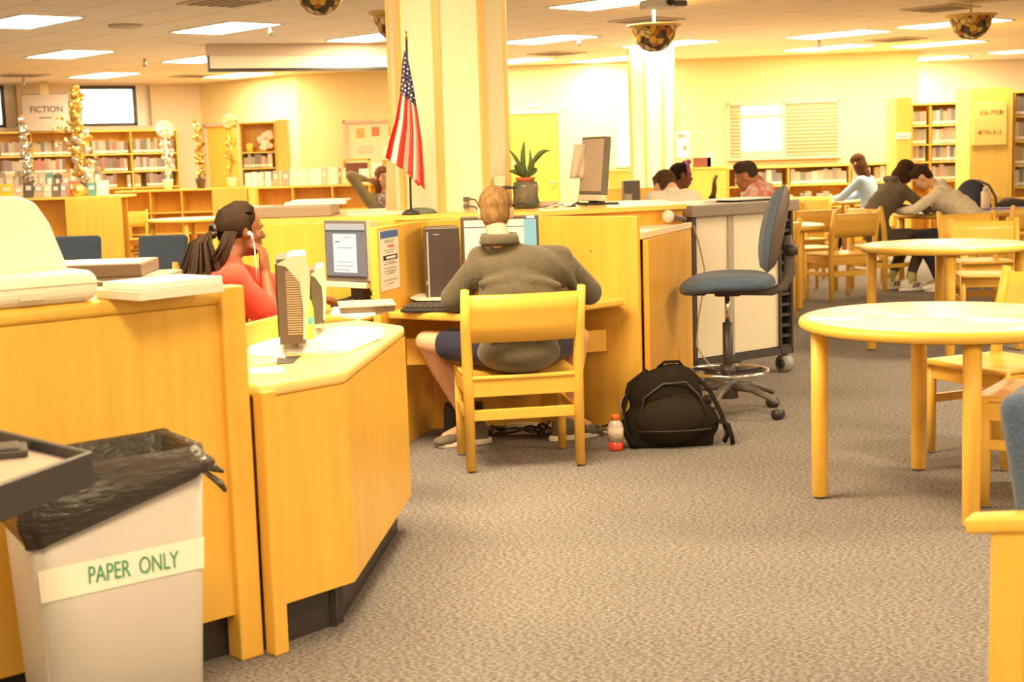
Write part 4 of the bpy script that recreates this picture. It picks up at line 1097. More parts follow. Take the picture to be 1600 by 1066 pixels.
o = MB().box((0, 0, .008), (.16, .10, .015), rz=.35).box((0, 0, .018), (.13, .08, .006), rz=.35).obj('black_device', BLACK, None, bevel=.003); o.location = (q.x, q.y, .8468)
tag(o, 'small flat black device lying on the tray table at the left edge', 'device')

# ---- beige machine on the tall counter
pL, pR_ = P(-60, 486, 1.08), P(150, 470, 1.08)
t = T('beige_machine', 'cream plastic machine with a raised lid on the tall counter at left', 'machine', (pR_.x, pR_.y, 1.08), math.atan2(dA.y, dA.x) - .02)
t.name = 'laminating_machine'
CREAM = mat('cream_plastic', (.84, .78, .62), .35)
def mprof(w, h): return None
MB().box((-.27, .115, .042), (.56, .27, .083)).obj('body', CREAM, t, bevel=.035, seg=5)
MB().box((-.27, .115, .050), (.566, .276, .003)).obj('seam', mat('seam_tan', (.55, .48, .36), .6), t, bevel=.0012)
MB().box((-.18, -.021, .026), (.065, .006, .018)).obj('latch', mat('latch_cream', (.70, .63, .48), .5), t, bevel=.002)
ld = MB().prism([(-.56, 0), (-.05, 0), (-.085, .13), (-.115, .185), (-.16, .205), (-.56, .21)], -.022, .022)
M4 = Matrix.Translation((.03, .125, .075)) @ Matrix.Rotation(math.radians(80), 4, 'X')
ld.bm.transform(M4); lid = ld.obj('lid', CREAM, t, bevel=.012, seg=4)
mb = MB()
for k in range(7): mb.box((-.40 + (k % 3) * .01, .205 + .024 + .0, .26 - k * .016), (.12 - .012 * (k % 3), .002, .004))
for k in range(5): mb.box((-.26, .205 + .024, .26 - k * .018), (.05, .002, .004))
mb.bm.transform(Matrix.Translation((.03, -.128, -.045)))
mb.obj('instruction_print', mat('print_beige', (.66, .56, .36), .7), t)

# ---- paper stack next to it
q = P(236, 466, 1.083)
pk = T('paper_stack', 'thick white paper stack on the corner of the tall counter', 'paper', (q.x + .0, q.y + .105, 1.081), math.atan2(dA.y, dA.x) + .12)
MB().box((-.0, .0, .012), (.27, .20, .024)).obj('lower_sheets', mat('paper_warm', (.80, .74, .62), .7), pk, bevel=.002)
MB().box((.01, -.0, .034), (.25, .19, .018)).obj('upper_sheets', WHITE, pk, bevel=.001)

# ---- low table of flat black machines behind the counter
q = Q(150, 432, 5.1)
t = T('side_table', 'small maple table hidden behind the tall counter under two flat machines', 'table', (q.x, 5.1, 0))
MB().bx(-.45, -.22, .90, .36, .24, .94).obj('tabletop', WOOD, t, bevel=.006)
for a, b in ((-.4, -.2), (.32, -.2), (-.4, .2), (.32, .2)): MB().bx(a - .02, b - .02, 0, a + .02, b + .02, .90).obj('leg', WOOD, t)
z_ = .9405
for k, (w, d, h, dx, c, l) in enumerate(((.62, .34, .045, .09, (.74, .62, .46), 'lowest, tan flat machine of the pile behind the tall counter'), (.60, .32, .06, .06, (.22, .17, .13), 'middle dark flat machine of the pile behind the tall counter'), (.54, .32, .045, .005, (.20, .15, .11), 'top dark flat machine of the pile behind the tall counter'))):
    o = T('flat_machine', l, 'machine', (q.x + dx - .08, 5.1, z_), .05)
    MB().box((0, 0, h / 2), (w, d, h)).obj('case', mat('flat_machine_%d' % k, c, .45), o, bevel=.005)
    MB().box((0, 0, h + .0004), (w - .02, d - .02, .0012)).obj('cover', mat('machine_top_%d' % k, (.40, .32, .26), .3), o)
    z_ += h + .0015

# ---- monitors on the low desk
def back_monitor(name_l, bx_, by_, rz, w, h, th, zb, grille=True):
    t = T('monitor', name_l, 'monitor', (bx_, by_, .80), rz)
    # local: back faces -Y, long axis X
    MB().box((0, 0.02, zb + h / 2), (w, .028, h)).obj('screen_housing', DARK, t, bevel=.006)
    MB().box((0, -.03 - th / 2 + .03, zb + h / 2 + .0), (w * .86, th, h * .88), taper=1.).obj('back_shell', BEIGE, t, bevel=.025, seg=3)
    mb = MB()
    for k in range(26): mb.box((-w * .06, -.03 - th + .029, zb + h * .12 + k * h * .03), (w * .55, .004, h * .014))
    mb.obj('vent_slats', mat('slat_dark', (.12, .08, .05), .5), t)
    MB().box((0, .036, zb + h / 2), (w - .04, .003, h - .04)).obj('screen', mat('screen_off', (.02, .02, .02), .15), t)
    MB().cyl((0, .0, .012), (0, .0, zb + .08), .03, .03, 14).obj('neck', BEIGE, t)
    MB().lathe([(0, 0), (.11, 0), (.11, .008), (.05, .018), (0, .018)], 24).obj('base', BEIGE, t)
    return t
# seen almost edge-on: dark slatted side towards the left, pale shell towards the right
def side_monitor(label, px0, px1, pyt, pyb, y, depth_, thick, slats=True, lean=.07):
    a = Q((px0 + px1) / 2, pyb, y); top = Q((px0 + px1) / 2, pyt, y).z
    t = T('monitor', label, 'monitor', (a.x, y, .801), 0)
    z0_, h_ = max(.0, a.z - .80), top - .80
    w_ = (px1 - px0) / FPX * y
    L = depth_
    # profile in plan: thin dark bezel edge at left, bulged back shell at right
    yaw = math.atan2(a.x, y)          # along the line of sight
    Rz = Matrix.Rotation(-yaw * 1.0, 4, 'Z')
    mb = MB(); mb.bx(-w_ / 2, 0, z0_ + .006, -w_ / 2 + w_ * .78, L, h_ - .004); mb.bm.transform(Rz)
    mb.obj('side_housing', mat('housing_brown', (.14, .105, .085), .45), t, bevel=.003)
    if slats:
        mb = MB()
        n = 27
        for k in range(n):
            zz = z0_ + .04 + (h_ - z0_ - .08) * k / n
            mb.box((-w_ * .02 , -.0015, zz), (w_ * .44, .003, .0045))
        mb.bm.transform(Rz); mb.obj('vent_slats', mat('slat_light', (.50, .40, .28), .5), t)
    # pale back shell
    pts = [(w_ * .20, z0_ + .02), (w_ * .30, z0_ + .02), (w_ * .42, (z0_ + h_) * .42), (w_ * .50, h_ * .78), (w_ * .40, h_ + .004), (-w_ * .0, h_ + .004), (-w_ * .50, h_ - .022), (-w_ * .22, h_ - .03), (w_ * .18, h_ * .74), (w_ * .24, (z0_ + h_) * .45)]
    mb = MB(); n = len(pts)
    vs = [Vector((x, -.004, z)) for x, z in pts] + [Vector((x, L + .004, z)) for x, z in pts]
    mb.faces(vs, [tuple(range(n)), tuple(reversed(range(n, 2 * n)))] + [(i, n + i, n + (i + 1) % n, (i + 1) % n) for i in range(n)])
    bmesh.ops.triangulate(mb.bm, faces=[f for f in mb.bm.faces if len(f.verts) > 4])
    bmesh.ops.recalc_face_normals(mb.bm, faces=mb.bm.faces)
    mb.bm.transform(Rz); mb.obj('back_shell', BEIGE, t, bevel=.004)
    mb = MB(); mb.bx(-w_ / 2 - .004, .012, z0_ + .03, -w_ / 2, L - .012, h_ - .02); mb.bm.transform(Rz); mb.obj('screen', mat('screen_off', (.02, .02, .02), .15), t)
    mb = MB(); mb.bx(w_ * .05, L * .35, .01, w_ * .3, L * .65, z0_ + .05); mb.bm.transform(Rz); mb.obj('neck', BEIGE, t)
    mb = MB(); mb.box((w_ * .3, L * .5, .006), (.16, .2, .012)); mb.bm.transform(Rz); mb.obj('base', BEIGE, t, bevel=.004)
    return t
side_monitor('larger pale monitor seen edge-on with a slatted brown side, on the low desk', 438, 490, 402, 541, 4.62, .30, .1)
side_monitor('thinner pale monitor seen edge-on, right of the slatted one', 489, 513, 420, 509, 5.05, .24, .1, slats=False)
# bottle between them
q = P(499, 512, .80)
b = T('spray_bottle', 'bright green bottle with a teal label standing between the two monitors', 'bottle', (q.x, 4.98, .801)); b.name = 'green_bottle'
MB().lathe([(0, 0), (.035, 0), (.037, .01), (.037, .11), (.03, .14), (.014, .16), (.014, .185), (0, .185)], 20).obj('bottle_body', mat('bottle_green', (.55, .75, .05), .3), b)
MB().lathe([(.0375, .06), (.0375, .085)], 20).obj('label_band', mat('teal_band', (.12, .4, .38), .5), b)
MB().lathe([(0, .185), (.018, .185), (.018, .22), (0, .22)], 14).obj('cap', mat('bottle_green', (0, 0, 0)), b)
# papers
def sheet(name, label, pts, z, m, th=.003, cat='paper', ctr=None):
    w = [P(x, y, z) for x, y in pts]; c = sum(w, Vector()) / len(w)
    o = MB().prism([(v.x - c.x, v.y - c.y) for v in w], 0, th).obj(name, m); o.location = (c.x, c.y, z)
    return tag(o, label, cat)
FOLD = mat('folder_yellow', (.84, .76, .42), .7); YEL = mat('envelope_cream', (.86, .83, .66), .7)
sheet('paper_sheet', 'white papers under the slatted monitor at the back left of the low desk', [(389, 530), (440, 530), (446, 562), (389, 557)], .8005, WHITE, .006)
sheet('newspaper', 'printed newspaper corner at the left edge of the low desk', [(388, 559), (428, 555), (462, 564), (400, 571)], .8005, mat('newsprint', (.55, .48, .40), .8, var=.3, vscale=60), .002, 'newspaper')
sheet('dark_card', 'small black and white card beside the newspaper on the low desk', [(434, 560), (470, 557), (458, 568), (432, 570)], .8005, mat('card_black', (.06, .05, .045), .5, var=0), .003, 'card')
sheet('paper_sheet', 'loose white sheet at the front left edge of the low desk', [(390, 576), (440, 573), (446, 582), (392, 585)], .8005, WHITE, .001)
sheet('folder', 'long yellow folder under the white papers on the low desk', [(434, 556), (486, 524), (606, 521), (582, 535), (540, 553), (500, 556)], .8005, FOLD, .003, 'folder')
sheet('paper_sheet', 'large white papers spread over the yellow folder on the low desk', [(446, 553), (498, 518), (600, 515), (596, 529), (545, 549)], .804, WHITE, .004)
sheet('envelope', 'cream envelope on top of the spread papers', [(520, 523), (545, 510), (598, 512), (590, 523)], .8085, YEL, .002, 'envelope')
sheet('paper_sheet', 'white sheets under the grey binder at the far end of the low desk', [(516, 494), (522, 484), (580, 484), (602, 489), (560, 500)], .8005, WHITE, .012)
qs = [P(532, 497, .80), P(618, 492, .80), P(606, 483, .80), P(543, 484, .80)]
cc = sum(qs, Vector()) / 4
bd = T('binder', 'flat grey-brown binder lying on the far end of the low desk', 'binder', (cc.x, cc.y, .813), .15)
MB().bx(-.115, -.12, .0, .105, .12, .024).obj('pages', mat('binder_dark', (.16, .11, .07), .6), bd)
MB().bx(-.12, -.125, .024, .11, .125, .029).obj('cover', mat('binder_taupe', (.56, .44, .32), .5), bd)

# ---- girl's computer
def screen_pic(t, parts, y0=-.0):
    for (x0, z0, x1, z1, m, n) in parts: MB().bx(x0, y0 - .0012, z0, x1, y0, z1).obj(n, m, t)
EM = lambda n, c, s=1.1: mat(n, (.02, .02, .02), .4, emit=c, estr=s * 1.05 / GAIN)
q = Q(541, 400, 7.05)
yaw = math.radians(-38)
t = T('monitor', 'grey computer monitor showing a white document in front of the girl in red', 'monitor', (q.x, q.y, .706), yaw)
hw, hz = .148, .345; zc = q.z - .706
z0, z1 = Q(541, 440, 7.05).z - .706, Q(541, 345, 7.05).z - .706
MB().bx(-hw, -.0, z0, hw, .04, z1).obj('bezel', mat('bezel_grey', (.16, .14, .13), .4), t, bevel=.004)
MB().bx(hw - .001, -.004, z0 + .004, hw + .02, .06, z1).obj('rear_shell', mat('shell_tan', (.58, .45, .26), .5), t, bevel=.004)
s = MB().bx(-hw + .014, -.002, z0 + .02, hw - .014, 0, z1 - .014).obj('screen', EM('screen_grey', (.42, .36, .33), .6), t)
sw = hw - .014
MB().bx(-sw, -.004, z1 - .045, sw, -.002, z1 - .014).obj('title_bar', EM('screen_cream', (.9, .82, .68), .7), s)
MB().bx(-sw, -.0045, z1 - .055, sw, -.002, z1 - .045).obj('menu_bar', EM('screen_slate', (.14, .17, .19), .5), s)
MB().bx(-sw * .62, -.005, z0 + .045, sw * .55, -.002, z1 - .065).obj('document_page', EM('screen_page', (.97, .93, .84), 1.), s)
MB().bx(-sw, -.005, z0 + .02, sw, -.002, z0 + .028).obj('task_bar', EM('screen_dark', (.08, .07, .07), .3), s)
mb = MB()
for k, (a, b) in enumerate(((-.1, .3), (-.5, -.25), (-.4, .4), (-.4, .4), (-.5, .4), (-.5, .2), (-.5, .4))):
    zz = z1 - .085 - (0, .022, .05, .12, .14, .16, .18)[k]
    mb.bx(sw * a, -.0056, zz, sw * b, -.005, zz + (.007 if k == 1 else .003))
mb.obj('text_lines', EM('screen_line', (.55, .5, .42), .5), s)
MB().bx(-hw + .0, -.012, z0 - .032, hw - .01, .02, z0 - .002).obj('speaker_bar', BEIGE, t, bevel=.005)
MB().box((.02, .07, (z0) / 2 + .02), (.09, .06, z0 + .1)).obj('stand', BLACK, t, bevel=.01)
MB().box((.02, .05, .008), (.22, .18, .016)).obj('base', BLACK, t, bevel=.004)
q = Q(560, 467, 6.95)
o = MB().ell((0, 0, .016), (.035, .06, .018)).obj('mouse', BLACK); o.location = (Q(549, 470, 6.93).x, 6.93, .7055); o.rotation_euler.z = -.5; tag(o, 'black mouse under the hand of the girl in red', 'mouse')
def keyboard(label, loc, rz, m=BLACK, s=1.):
    t = T('keyboard', label, 'keyboard', loc, rz)
    MB().box((0, 0, .012), (.44 * s, .16, .02), rx=.05).obj('case', m, t, bevel=.006)
    mb = MB()
    for r in range(5):
        for k in range(14): mb.box((-.195 * s + k * .03 * s, -.058 + r * .028, .0255 + r * .0013), (.024 * s, .022, .007))
    mb.obj('keys', DARK, t)
    return t
keyboard('black keyboard of the girl in red, mostly hidden behind the pale monitors', (-1.12, 6.86, .7055), math.radians(-38))
o = MB().bx(-.13, -.1, 0, .13, .1, .03).obj('paper_pile', WHITE); o.location = (-1.30, 7.25, .7055); tag(o, 'white papers beside the elbow of the girl in red', 'paper')
# cables behind her monitor
mb = MB()
for k in range(5):
    mb.tube([(-.90 + .03 * k, 7.0, .73), (-.84 + .04 * k, 7.1 + .02 * k, .74 + .01 * k), (-.76 + .03 * k, 7.2, .72), (-.66, 7.25 + .02 * k, .725)], .006, 6)
tag(mb.obj('cables', BLACK), 'tangle of black cables behind the monitor of the girl in red', 'cables')

# ---- boy's computer
q = Q(694, 400, 7.22)
pc = T('computer_tower', 'tall black computer tower left of the monitor the boy faces', 'computer', (q.x, 7.09, .701), math.radians(4))
zt = Q(694, 356, 7.1).z - .70
MB().bx(-.085, 0, 0, .085, .28, zt).obj('case', mat('tower_brown', (.055, .04, .035), .35), pc, bevel=.005)
MB().bx(-.092, .01, .01, -.083, .28, zt - .01).obj('side_panel', mat('tower_side', (.10, .075, .06), .4), pc)
MB().bx(-.079, -.004, .01, -.070, .0, zt - .02).obj('silver_strip', GREY, pc)
MB().bx(-.045, -.003, zt - .035, -.015, 0, zt - .031).obj('badge', GREY, pc)
MB().bx(-.088, -.004, .10, -.078, .0, .12).obj('power_button', STEEL, pc)
q = Q(782, 400, 7.12); w_ = (842 - 720) / FPX * 7.12; zt = Q(782, 338, 7.12).z - .70
t = T('monitor', 'black-framed monitor with a bright white and teal screen in front of the boy', 'monitor', (q.x, 7.12, .701), math.radians(-1))
z0 = zt - .315
MB().bx(-w_ / 2, 0, z0, w_ / 2, .045, zt).obj('bezel', mat('bezel_brown', (.10, .075, .06), .4), t, bevel=.004)
s = MB().bx(-w_ / 2 + .018, -.002, z0 + .02, w_ / 2 - .012, 0, zt - .018).obj('screen', EM('screen_white', (.95, .95, 1.), 1.6), t)
MB().bx(w_ / 2 - .075, -.0035, z0 + .02, w_ / 2 - .012, -.002, zt - .018).obj('teal_panel', EM('screen_teal', (.38, .66, .58), .95), s)
MB().bx(-w_ / 2 + .018, -.0035, zt - .055, w_ / 2 - .075, -.002, zt - .050).obj('toolbar_line', EM('screen_rule', (.45, .4, .5), .5), s)
MB().bx(w_ / 2 - .06, -.006, zt - .014, w_ / 2 - .02, 0, zt - .002).obj('sticker', WHITE, t)
MB().bx(-.04, .03, .01, .04, .06, z0 + .08).obj('stand', BLACK, t)
MB().bx(-.12, -.04, 0, .12, .13, .014).obj('base', BLACK, t, bevel=.004)
keyboard('black keyboard with papers on it at the left of the boy in olive', (-.33, 6.79, .7015), math.radians(-14), s=.85)
o = sheet('paper_sheet', 'loose papers lying on the keyboard left of the boy', [(640, 466), (655, 459), (715, 461), (712, 470), (650, 470)], .735, mat('paper_grey', (.66, .6, .52), .7), .003)
# power strips and cables under the desk
mb = MB()
for k in range(7):
    x = -.28 + k * .08; pts = [(x + .05 * math.sin(k * 2.1 + j) + j * .05, 7.15 + .1 * math.sin(j * 1.7 + k), .012 + .05 * abs(math.sin(j * 1.3 + k)) * (j % 2 == 0 or 1)) for j in range(8)]
    mb.tube(pts, .006, 6)
tag(mb.obj('cable_tangle', BLACK), 'tangle of black cables on the floor under the desk of the boy', 'cables')
for (x, y, z, dx, l, m) in ((.04, 7.22, .0, .16, 'beige power strip under the desk between the shoes of the boy', BEIGE), (.24, 7.16, .0, .13, 'second beige power block under the desk near the right shoe', BEIGE)):
    o = MB().box((0, 0, .03), (dx, .07, .055)).obj('power_strip', m, None, bevel=.006); o.location = (x, y, z); o.rotation_euler.z = -.15; tag(o, l, 'power strip')
o = MB().box((0, 0, .085), (.20, .14, .17)).obj('black_box', BLACK, None, bevel=.01); o.location = (-.26, 7.22, 0); tag(o, 'black power box on the floor behind the left leg of the boy', 'box')
mb = MB(); mb.tube([P(905, 672, .01), P(925, 672, .01), P(948, 676, .008), P(965, 683, .008)], .005, 6)
tag(mb.obj('extension_cord', WHITE), 'white cord running from under the desk to the plastic bottle', 'cord')

# ---- bottle and backpack
q = P(963, 705, 0)
b = T('drink_bottle', 'plastic drink bottle with orange cap and a little red drink left, beside the backpack', 'bottle', (q.x, q.y + .02, 0))
MB().lathe([(0, .001), (.033, .001), (.036, .01), (.036, .045), (.0, .045)], 24).obj('red_drink', mat('red_drink', (.75, .08, .04), .2, alpha=.9), b)
MB().lathe([(.037, .045), (.038, .06), (.034, .085), (.038, .10), (.037, .12), (.030, .138), (.017, .15), (.016, .155)], 24).obj('bottle_body', mat('clear_plastic', (.85, .78, .72), .12, alpha=.55), b)
MB().lathe([(.0385, .052), (.0385, .112)], 24).obj('paper_label', mat('pale_label', (.74, .60, .50), .5, var=.35, vscale=60), b)
MB().lathe([(.0, .175), (.019, .175), (.021, .17), (.021, .15), (.0, .15)], 20).obj('orange_cap', mat('orange_cap', (.85, .16, .02), .4), b)

q = P(1053, 703, 0)
bp = T('backpack', 'black backpack slumped on the carpet against the carrel', 'backpack', (q.x, q.y + .14, 0), .06)
BPM = mat('backpack_black', (.018, .014, .010), .85, bump=.3, bscale=30, spec=.08); BPM2 = mat('backpack_panel', (.024, .018, .012), .8, bump=.2, bscale=30, spec=.12)
mb = MB()
for (x, y, z, r) in ((0, 0, .12, (.235, .13, .125)), (-.02, .01, .24, (.185, .12, .14)), (.02, .03, .29, (.13, .10, .105)), (-.10, .0, .1, (.13, .12, .10)), (.12, .0, .1, (.12, .12, .10))): mb.ell((x, y, z), r, seg=20, rings=14)
mb.box((0, .01, .03), (.40, .20, .06))
remesh(mb, 'pack_body', BPM, None, .012, 6).parent = bp
mb = MB()
mb.ell((-.01, -.07, .13), (.175, .09, .125), seg=20, rings=14); mb.ell((0, -.03, .23), (.135, .08, .10), seg=20, rings=12)
remesh(mb, 'front_pocket', BPM2, None, .012, 5).parent = bp
mb = MB().tube([(-.17, -.10, .12), (-.14, -.09, .25), (-.05, -.10, .315), (.06, -.10, .32), (.13, -.08, .25), (.18, -.09, .12)], .006, 6)
mb.tube([(-.18, -.11, .09), (-.05, -.165, .095), (.08, -.165, .095), (.18, -.11, .09)], .004, 6).obj('zip', BLACK, bp)
MB().tube([(-.05, .04, .375), (-.02, .02, .405), (.05, .02, .405), (.08, .04, .37)], .012, 8, squash=.6).obj('grab_handle', BPM, bp)
MB().tube([(-.10, .06, .36), (-.19, .04, .30), (-.235, -.02, .18), (-.23, -.06, .08), (-.2, -.10, .02)], .022, 8, squash=.5).obj('shoulder_strap', BPM, bp)
MB().tube([(.10, .06, .36), (.20, .02, .26), (.25, -.03, .14), (.27, -.06, .05), (.25, -.08, .02)], .022, 8, squash=.5).obj('shoulder_strap', BPM, bp)
MB().tube([(.22, -.04, .12), (.27, -.08, .10), (.285, -.09, .04), (.29, -.09, .006)], .02, 8, squash=.4).obj('loose_strap', BPM, bp)
MB().tube([(-.22, .0, .26), (-.25, -.02, .22), (-.24, -.05, .14)], .006, 6).obj('buckle_cord', mat('olive_cord', (.2, .14, .06), .7), bp)

# ---- hub top: plant, tall monitor, cables, papers
HZ = 1.131
q = Q(822, 322, 8.1)
pt = T('potted_plant', 'peace-lily plant in a marbled green wrapped pot right of the big column', 'plant', (q.x, 8.1, HZ))
WRAP = mat('green_wrap', (.06, .10, .075), .3, col2=(.22, .15, .10), vscale=14)
MB().lathe([(0, 0), (.070, 0), (.078, .03), (.070, .07), (.074, .12), (.066, .15), (.055, .15), (.05, .1), (0, .1)], 14).obj('wrapped_pot', WRAP, pt)
MB().lathe([(0, .12), (.046, .12), (.05, .155), (.054, .158), (.054, .175), (.044, .175), (0, .165)], 20).obj('terracotta_rim', mat('terracotta', (.45, .12, .04), .7), pt)
LEAF = mat('leaf_green', (.05, .10, .03), .4, col2=(.12, .18, .05), vscale=9)
def leaf(mb, base, tip, wid, bend=(0, 0, 0), n=8):
    base, tip, bend = Vector(base), Vector(tip), Vector(bend)
    ctrl = (base + tip) / 2 + bend; side = (tip - base).cross(Vector((0, 1, .15))).normalized()
    L, Rr, Mm = [], [], []
    for i in range(n + 1):
        t_ = i / n; p_ = base * (1 - t_) ** 2 + ctrl * 2 * t_ * (1 - t_) + tip * t_ * t_
        w = wid * math.sin(PI * min(1, t_ * .92 + .04)) ** .8 * (.35 + .65 * min(1, t_ * 2.2))
        L.append(p_ + side * w); Rr.append(p_ - side * w); Mm.append(p_ + Vector((0, -.25 * w, -.15 * w)))
    vs = L + Mm + Rr; k = n + 1
    mb.faces(vs, [(i, i + 1, k + i + 1, k + i) for i in range(n)] + [(k + i, k + i + 1, 2 * k + i + 1, 2 * k + i) for i in range(n)], True)
for (tx, tz, wd_, bd_, ty) in ((.0, .375, .016, (-.02, 0, .0), 0), (.145, .32, .016, (.0, 0, .10), 0), (-.085, .33, .012, (.01, 0, .03), .0), (-.055, .25, .016, (-.02, 0, .02), -.05), (.045, .26, .02, (.02, 0, .04), -.03), (.07, .22, .018, (.02, 0, .03), .04), (-.09, .21, .015, (-.01, 0, .04), .02), (-.01, .27, .016, (0, 0, .0), .05), (.03, .33, .012, (.03, 0, -.02), .03), (-.03, .2, .018, (-.01, 0, .03), -.06)):
    mb = MB(); leaf(mb, (0, 0, .16), (tx, ty, tz), wd_ * .95, bd_); mb.obj('leaf', LEAF, pt, solid=.0015)
mb = MB(); mb.tube([(-.01, 0, .16), (-.04, .01, .22), (-.062, .0, .245)], .003, 6); mb.ell((-.064, 0, .25), (.014, .008, .02), seg=10, rings=6); mb.obj('white_flower', mat('petal_white', (.88, .86, .74), .5), pt)

# tall portrait monitor turned sideways
q = Q(930, 300, 8.35)
t = T('monitor', 'tall grey monitor turned on its side on the hub right of the plant', 'monitor', (q.x - .035, 8.35, HZ), math.radians(-60))
ztop = Q(925, 213, 8.35).z - HZ; z0 = Q(935, 318, 8.35).z - HZ + .012
hw = .125
mb = MB().bx(-hw, 0, z0 + .04, hw, .04, ztop); 
lean = Matrix.Rotation(math.radians(-6), 4, 'X')
mb.bm.transform(lean); mb.obj('bezel', mat('bezel_grey', (0, 0, 0)), t, bevel=.004)
mb = MB().bx(-hw + .012, -.003, z0 + .06, hw - .012, 0, ztop - .014); mb.bm.transform(lean); mb.obj('screen', mat('screen_dull', (.50, .42, .37), .25), t)
mb = MB().bx(-hw, -.006, z0 + .005, hw, .03, z0 + .04); mb.bm.transform(lean); mb.obj('speaker_bar', BEIGE, t, bevel=.004)
MB().bx(-.09, .05, .0, .02, .10, ztop * .72).obj('stand', BLACK, t, bevel=.006)
MB().bx(-.12, -.02, 0, .10, .14, .012).obj('base', BLACK, t, bevel=.003)
q = Q(897, 255, 8.45)
def pf(u, v): return Vector((-.07 + u * .08 - v * .03, .012 * math.sin(u * 7 + v * 3), -v * .2))
o = MB().grid(pf, 6, 6).obj('curled_paper', mat('paper_grey', (0, 0, 0)), None, solid=.001); o.location = (q.x + .07, 8.42, q.z + .11); tag(o, 'curled grey paper hanging behind the tall monitor on the hub', 'paper')
# cables on hub
paths = [[(800, 322), (815, 318), (840, 327), (858, 322), (872, 330)], [(852, 330), (870, 318), (884, 326), (900, 322)], [(880, 334), (893, 322), (905, 315)], [(945, 318), (975, 322), (1000, 335), (1012, 337)], [(905, 334), (915, 322), (925, 318)], [(785, 330), (800, 320), (820, 325)]]
for j, pp in enumerate(paths):
    mb = MB(); mb.tube([Q(x, y, 8.0 + .03 * j) + Vector((0, 0, 0)) for x, y in pp], .006, 6)
    for v in mb.bm.verts: v.co.z = max(v.co.z, HZ + .002)
    tag(mb.obj('power_cable', BLACK), 'black cable on the hub, ' + ('winding under the plant pot', 'looping right of the plant pot', 'rising to the foot of the tall monitor', 'trailing right of the tall monitor', 'small loop at the tall monitor base', 'just left of the plant pot')[j], 'cable', 'black cables on the hub')
mb = MB(); mb.tube([Q(823, 336, 7.8), Q(850, 327, 7.9), Q(872, 320, 8.0), Q(880, 319, 8.05)], .008, 6)
for v in mb.bm.verts: v.co.z = max(v.co.z, HZ + .002)
tag(mb.obj('white_cable', BEIGE), 'pale cable running up to the black plug right of the plant', 'cable')
# folded beige cloth/mic etc
q = Q(852, 325, 8.2); o = MB().prism([(-.07, -.03), (.09, -.02), (.07, .05), (-.05, .05)], 0, .03).obj('paper_bag', mat('pinkish_paper', (.78, .62, .52), .7), None, bevel=.008); o.location = (q.x, 8.25, HZ); tag(o, 'crumpled pale paper right of the plant pot', 'paper')
# outlets with plugs on the column
for (px, py, l, yy) in ((726, 316, 'wall outlet with two dark plugs on the front of the big column', 7.93), (781, 291, 'small wall outlet on the right side of the big column', 8.03)):
    v = Q(px, py, yy); o = T('wall_outlet', l, 'outlet', v, .0 if px < 750 else .66)
    MB().box((0, 0, 0), (.07, .008, .11)).obj('cover_plate', mat('outlet_cream', (.80, .72, .55), .5), o, bevel=.002)
    if px < 750:
        for dz in (-.022, .018):
            p_ = MB().box((.01, -.02, dz), (.034, .035, .022)).obj('plug', DARK, o, bevel=.004)
            MB().tube([(.03, -.03, dz), (.06, -.04, dz - .005), (.075, -.03, dz - .03), (.08, -.03, dz - .06)], .004, 6).obj('plug_cord', BLACK, p_)
v = Q(792, 293, 7.9); mb = MB().tube([v + Vector((-.05, 0, .0)), v, v + Vector((.06, .0, -.005))], [.004, .011, .003], 8); 
tag(mb.obj('adapter_plug', BLACK), 'black plug jutting from the right side of the column', 'plug')
# papers at hub's left end
def Hsheet(name, label, pts, z, th, m, cat='paper'):
    w = [P(x, y, z) for x, y in pts]; c = sum(w, Vector()) / len(w)
    o = MB().prism([(v.x - c.x, v.y - c.y) for v in w], 0, th).obj(name, m); o.location = (c.x, c.y, z); return tag(o, label, cat)
o = MB().box((0, 0, .03), (.62, .42, .06)).obj('flat_device', mat('device_grey', (.30, .24, .19), .4), None, bevel=.006); o.location = (-1.28 + .0, 8.02, HZ); tag(o, 'flat grey device with a pale top behind the panel of the girl in red', 'device'); o.name = 'flat_scanner'
q = Q(520, 330, 8.0); o = MB().box((0, 0, .008), (.34, .26, .016), rz=.1).box((.03, 0, .022), (.30, .22, .012), rz=-.05).obj('paper_pile', WHITE); o.location = (-1.08, 8.05, HZ + .061); tag(o, 'white papers piled on the flat grey device', 'paper')
o = MB().box((0, 0, .006), (.34, .3, .012), rz=.1).obj('paper_pile', mat('paper_warm', (0, 0, 0))); o.location = (-.72, 7.95, HZ); tag(o, 'cream papers on the hub left of the cardboard post', 'paper')
o = MB().lathe([(0, 0), (.1, 0), (.08, .02), (.04, .03), (0, .03)], 16).obj('cloth_heap', mat('dull_green', (.12, .16, .11), .6)); o.location = (Q(657, 326, 7.9).x, 7.82, HZ); tag(o, 'dull green cloth heap on the hub below the flag', 'cloth')
# tan cardboard post leaning
a, b = Q(617, 334, 8.3), Q(622, 262, 8.35)
mb = MB().box((0, 0, .14), (.085, .06, .30), ry=.06); o = mb.obj('cardboard_post', mat('cardboard', (.72, .50, .28), .8)); o.location = (a.x, 8.3, HZ - .004); tag(o, 'upright tan cardboard post on the hub just left of the flag', 'box')

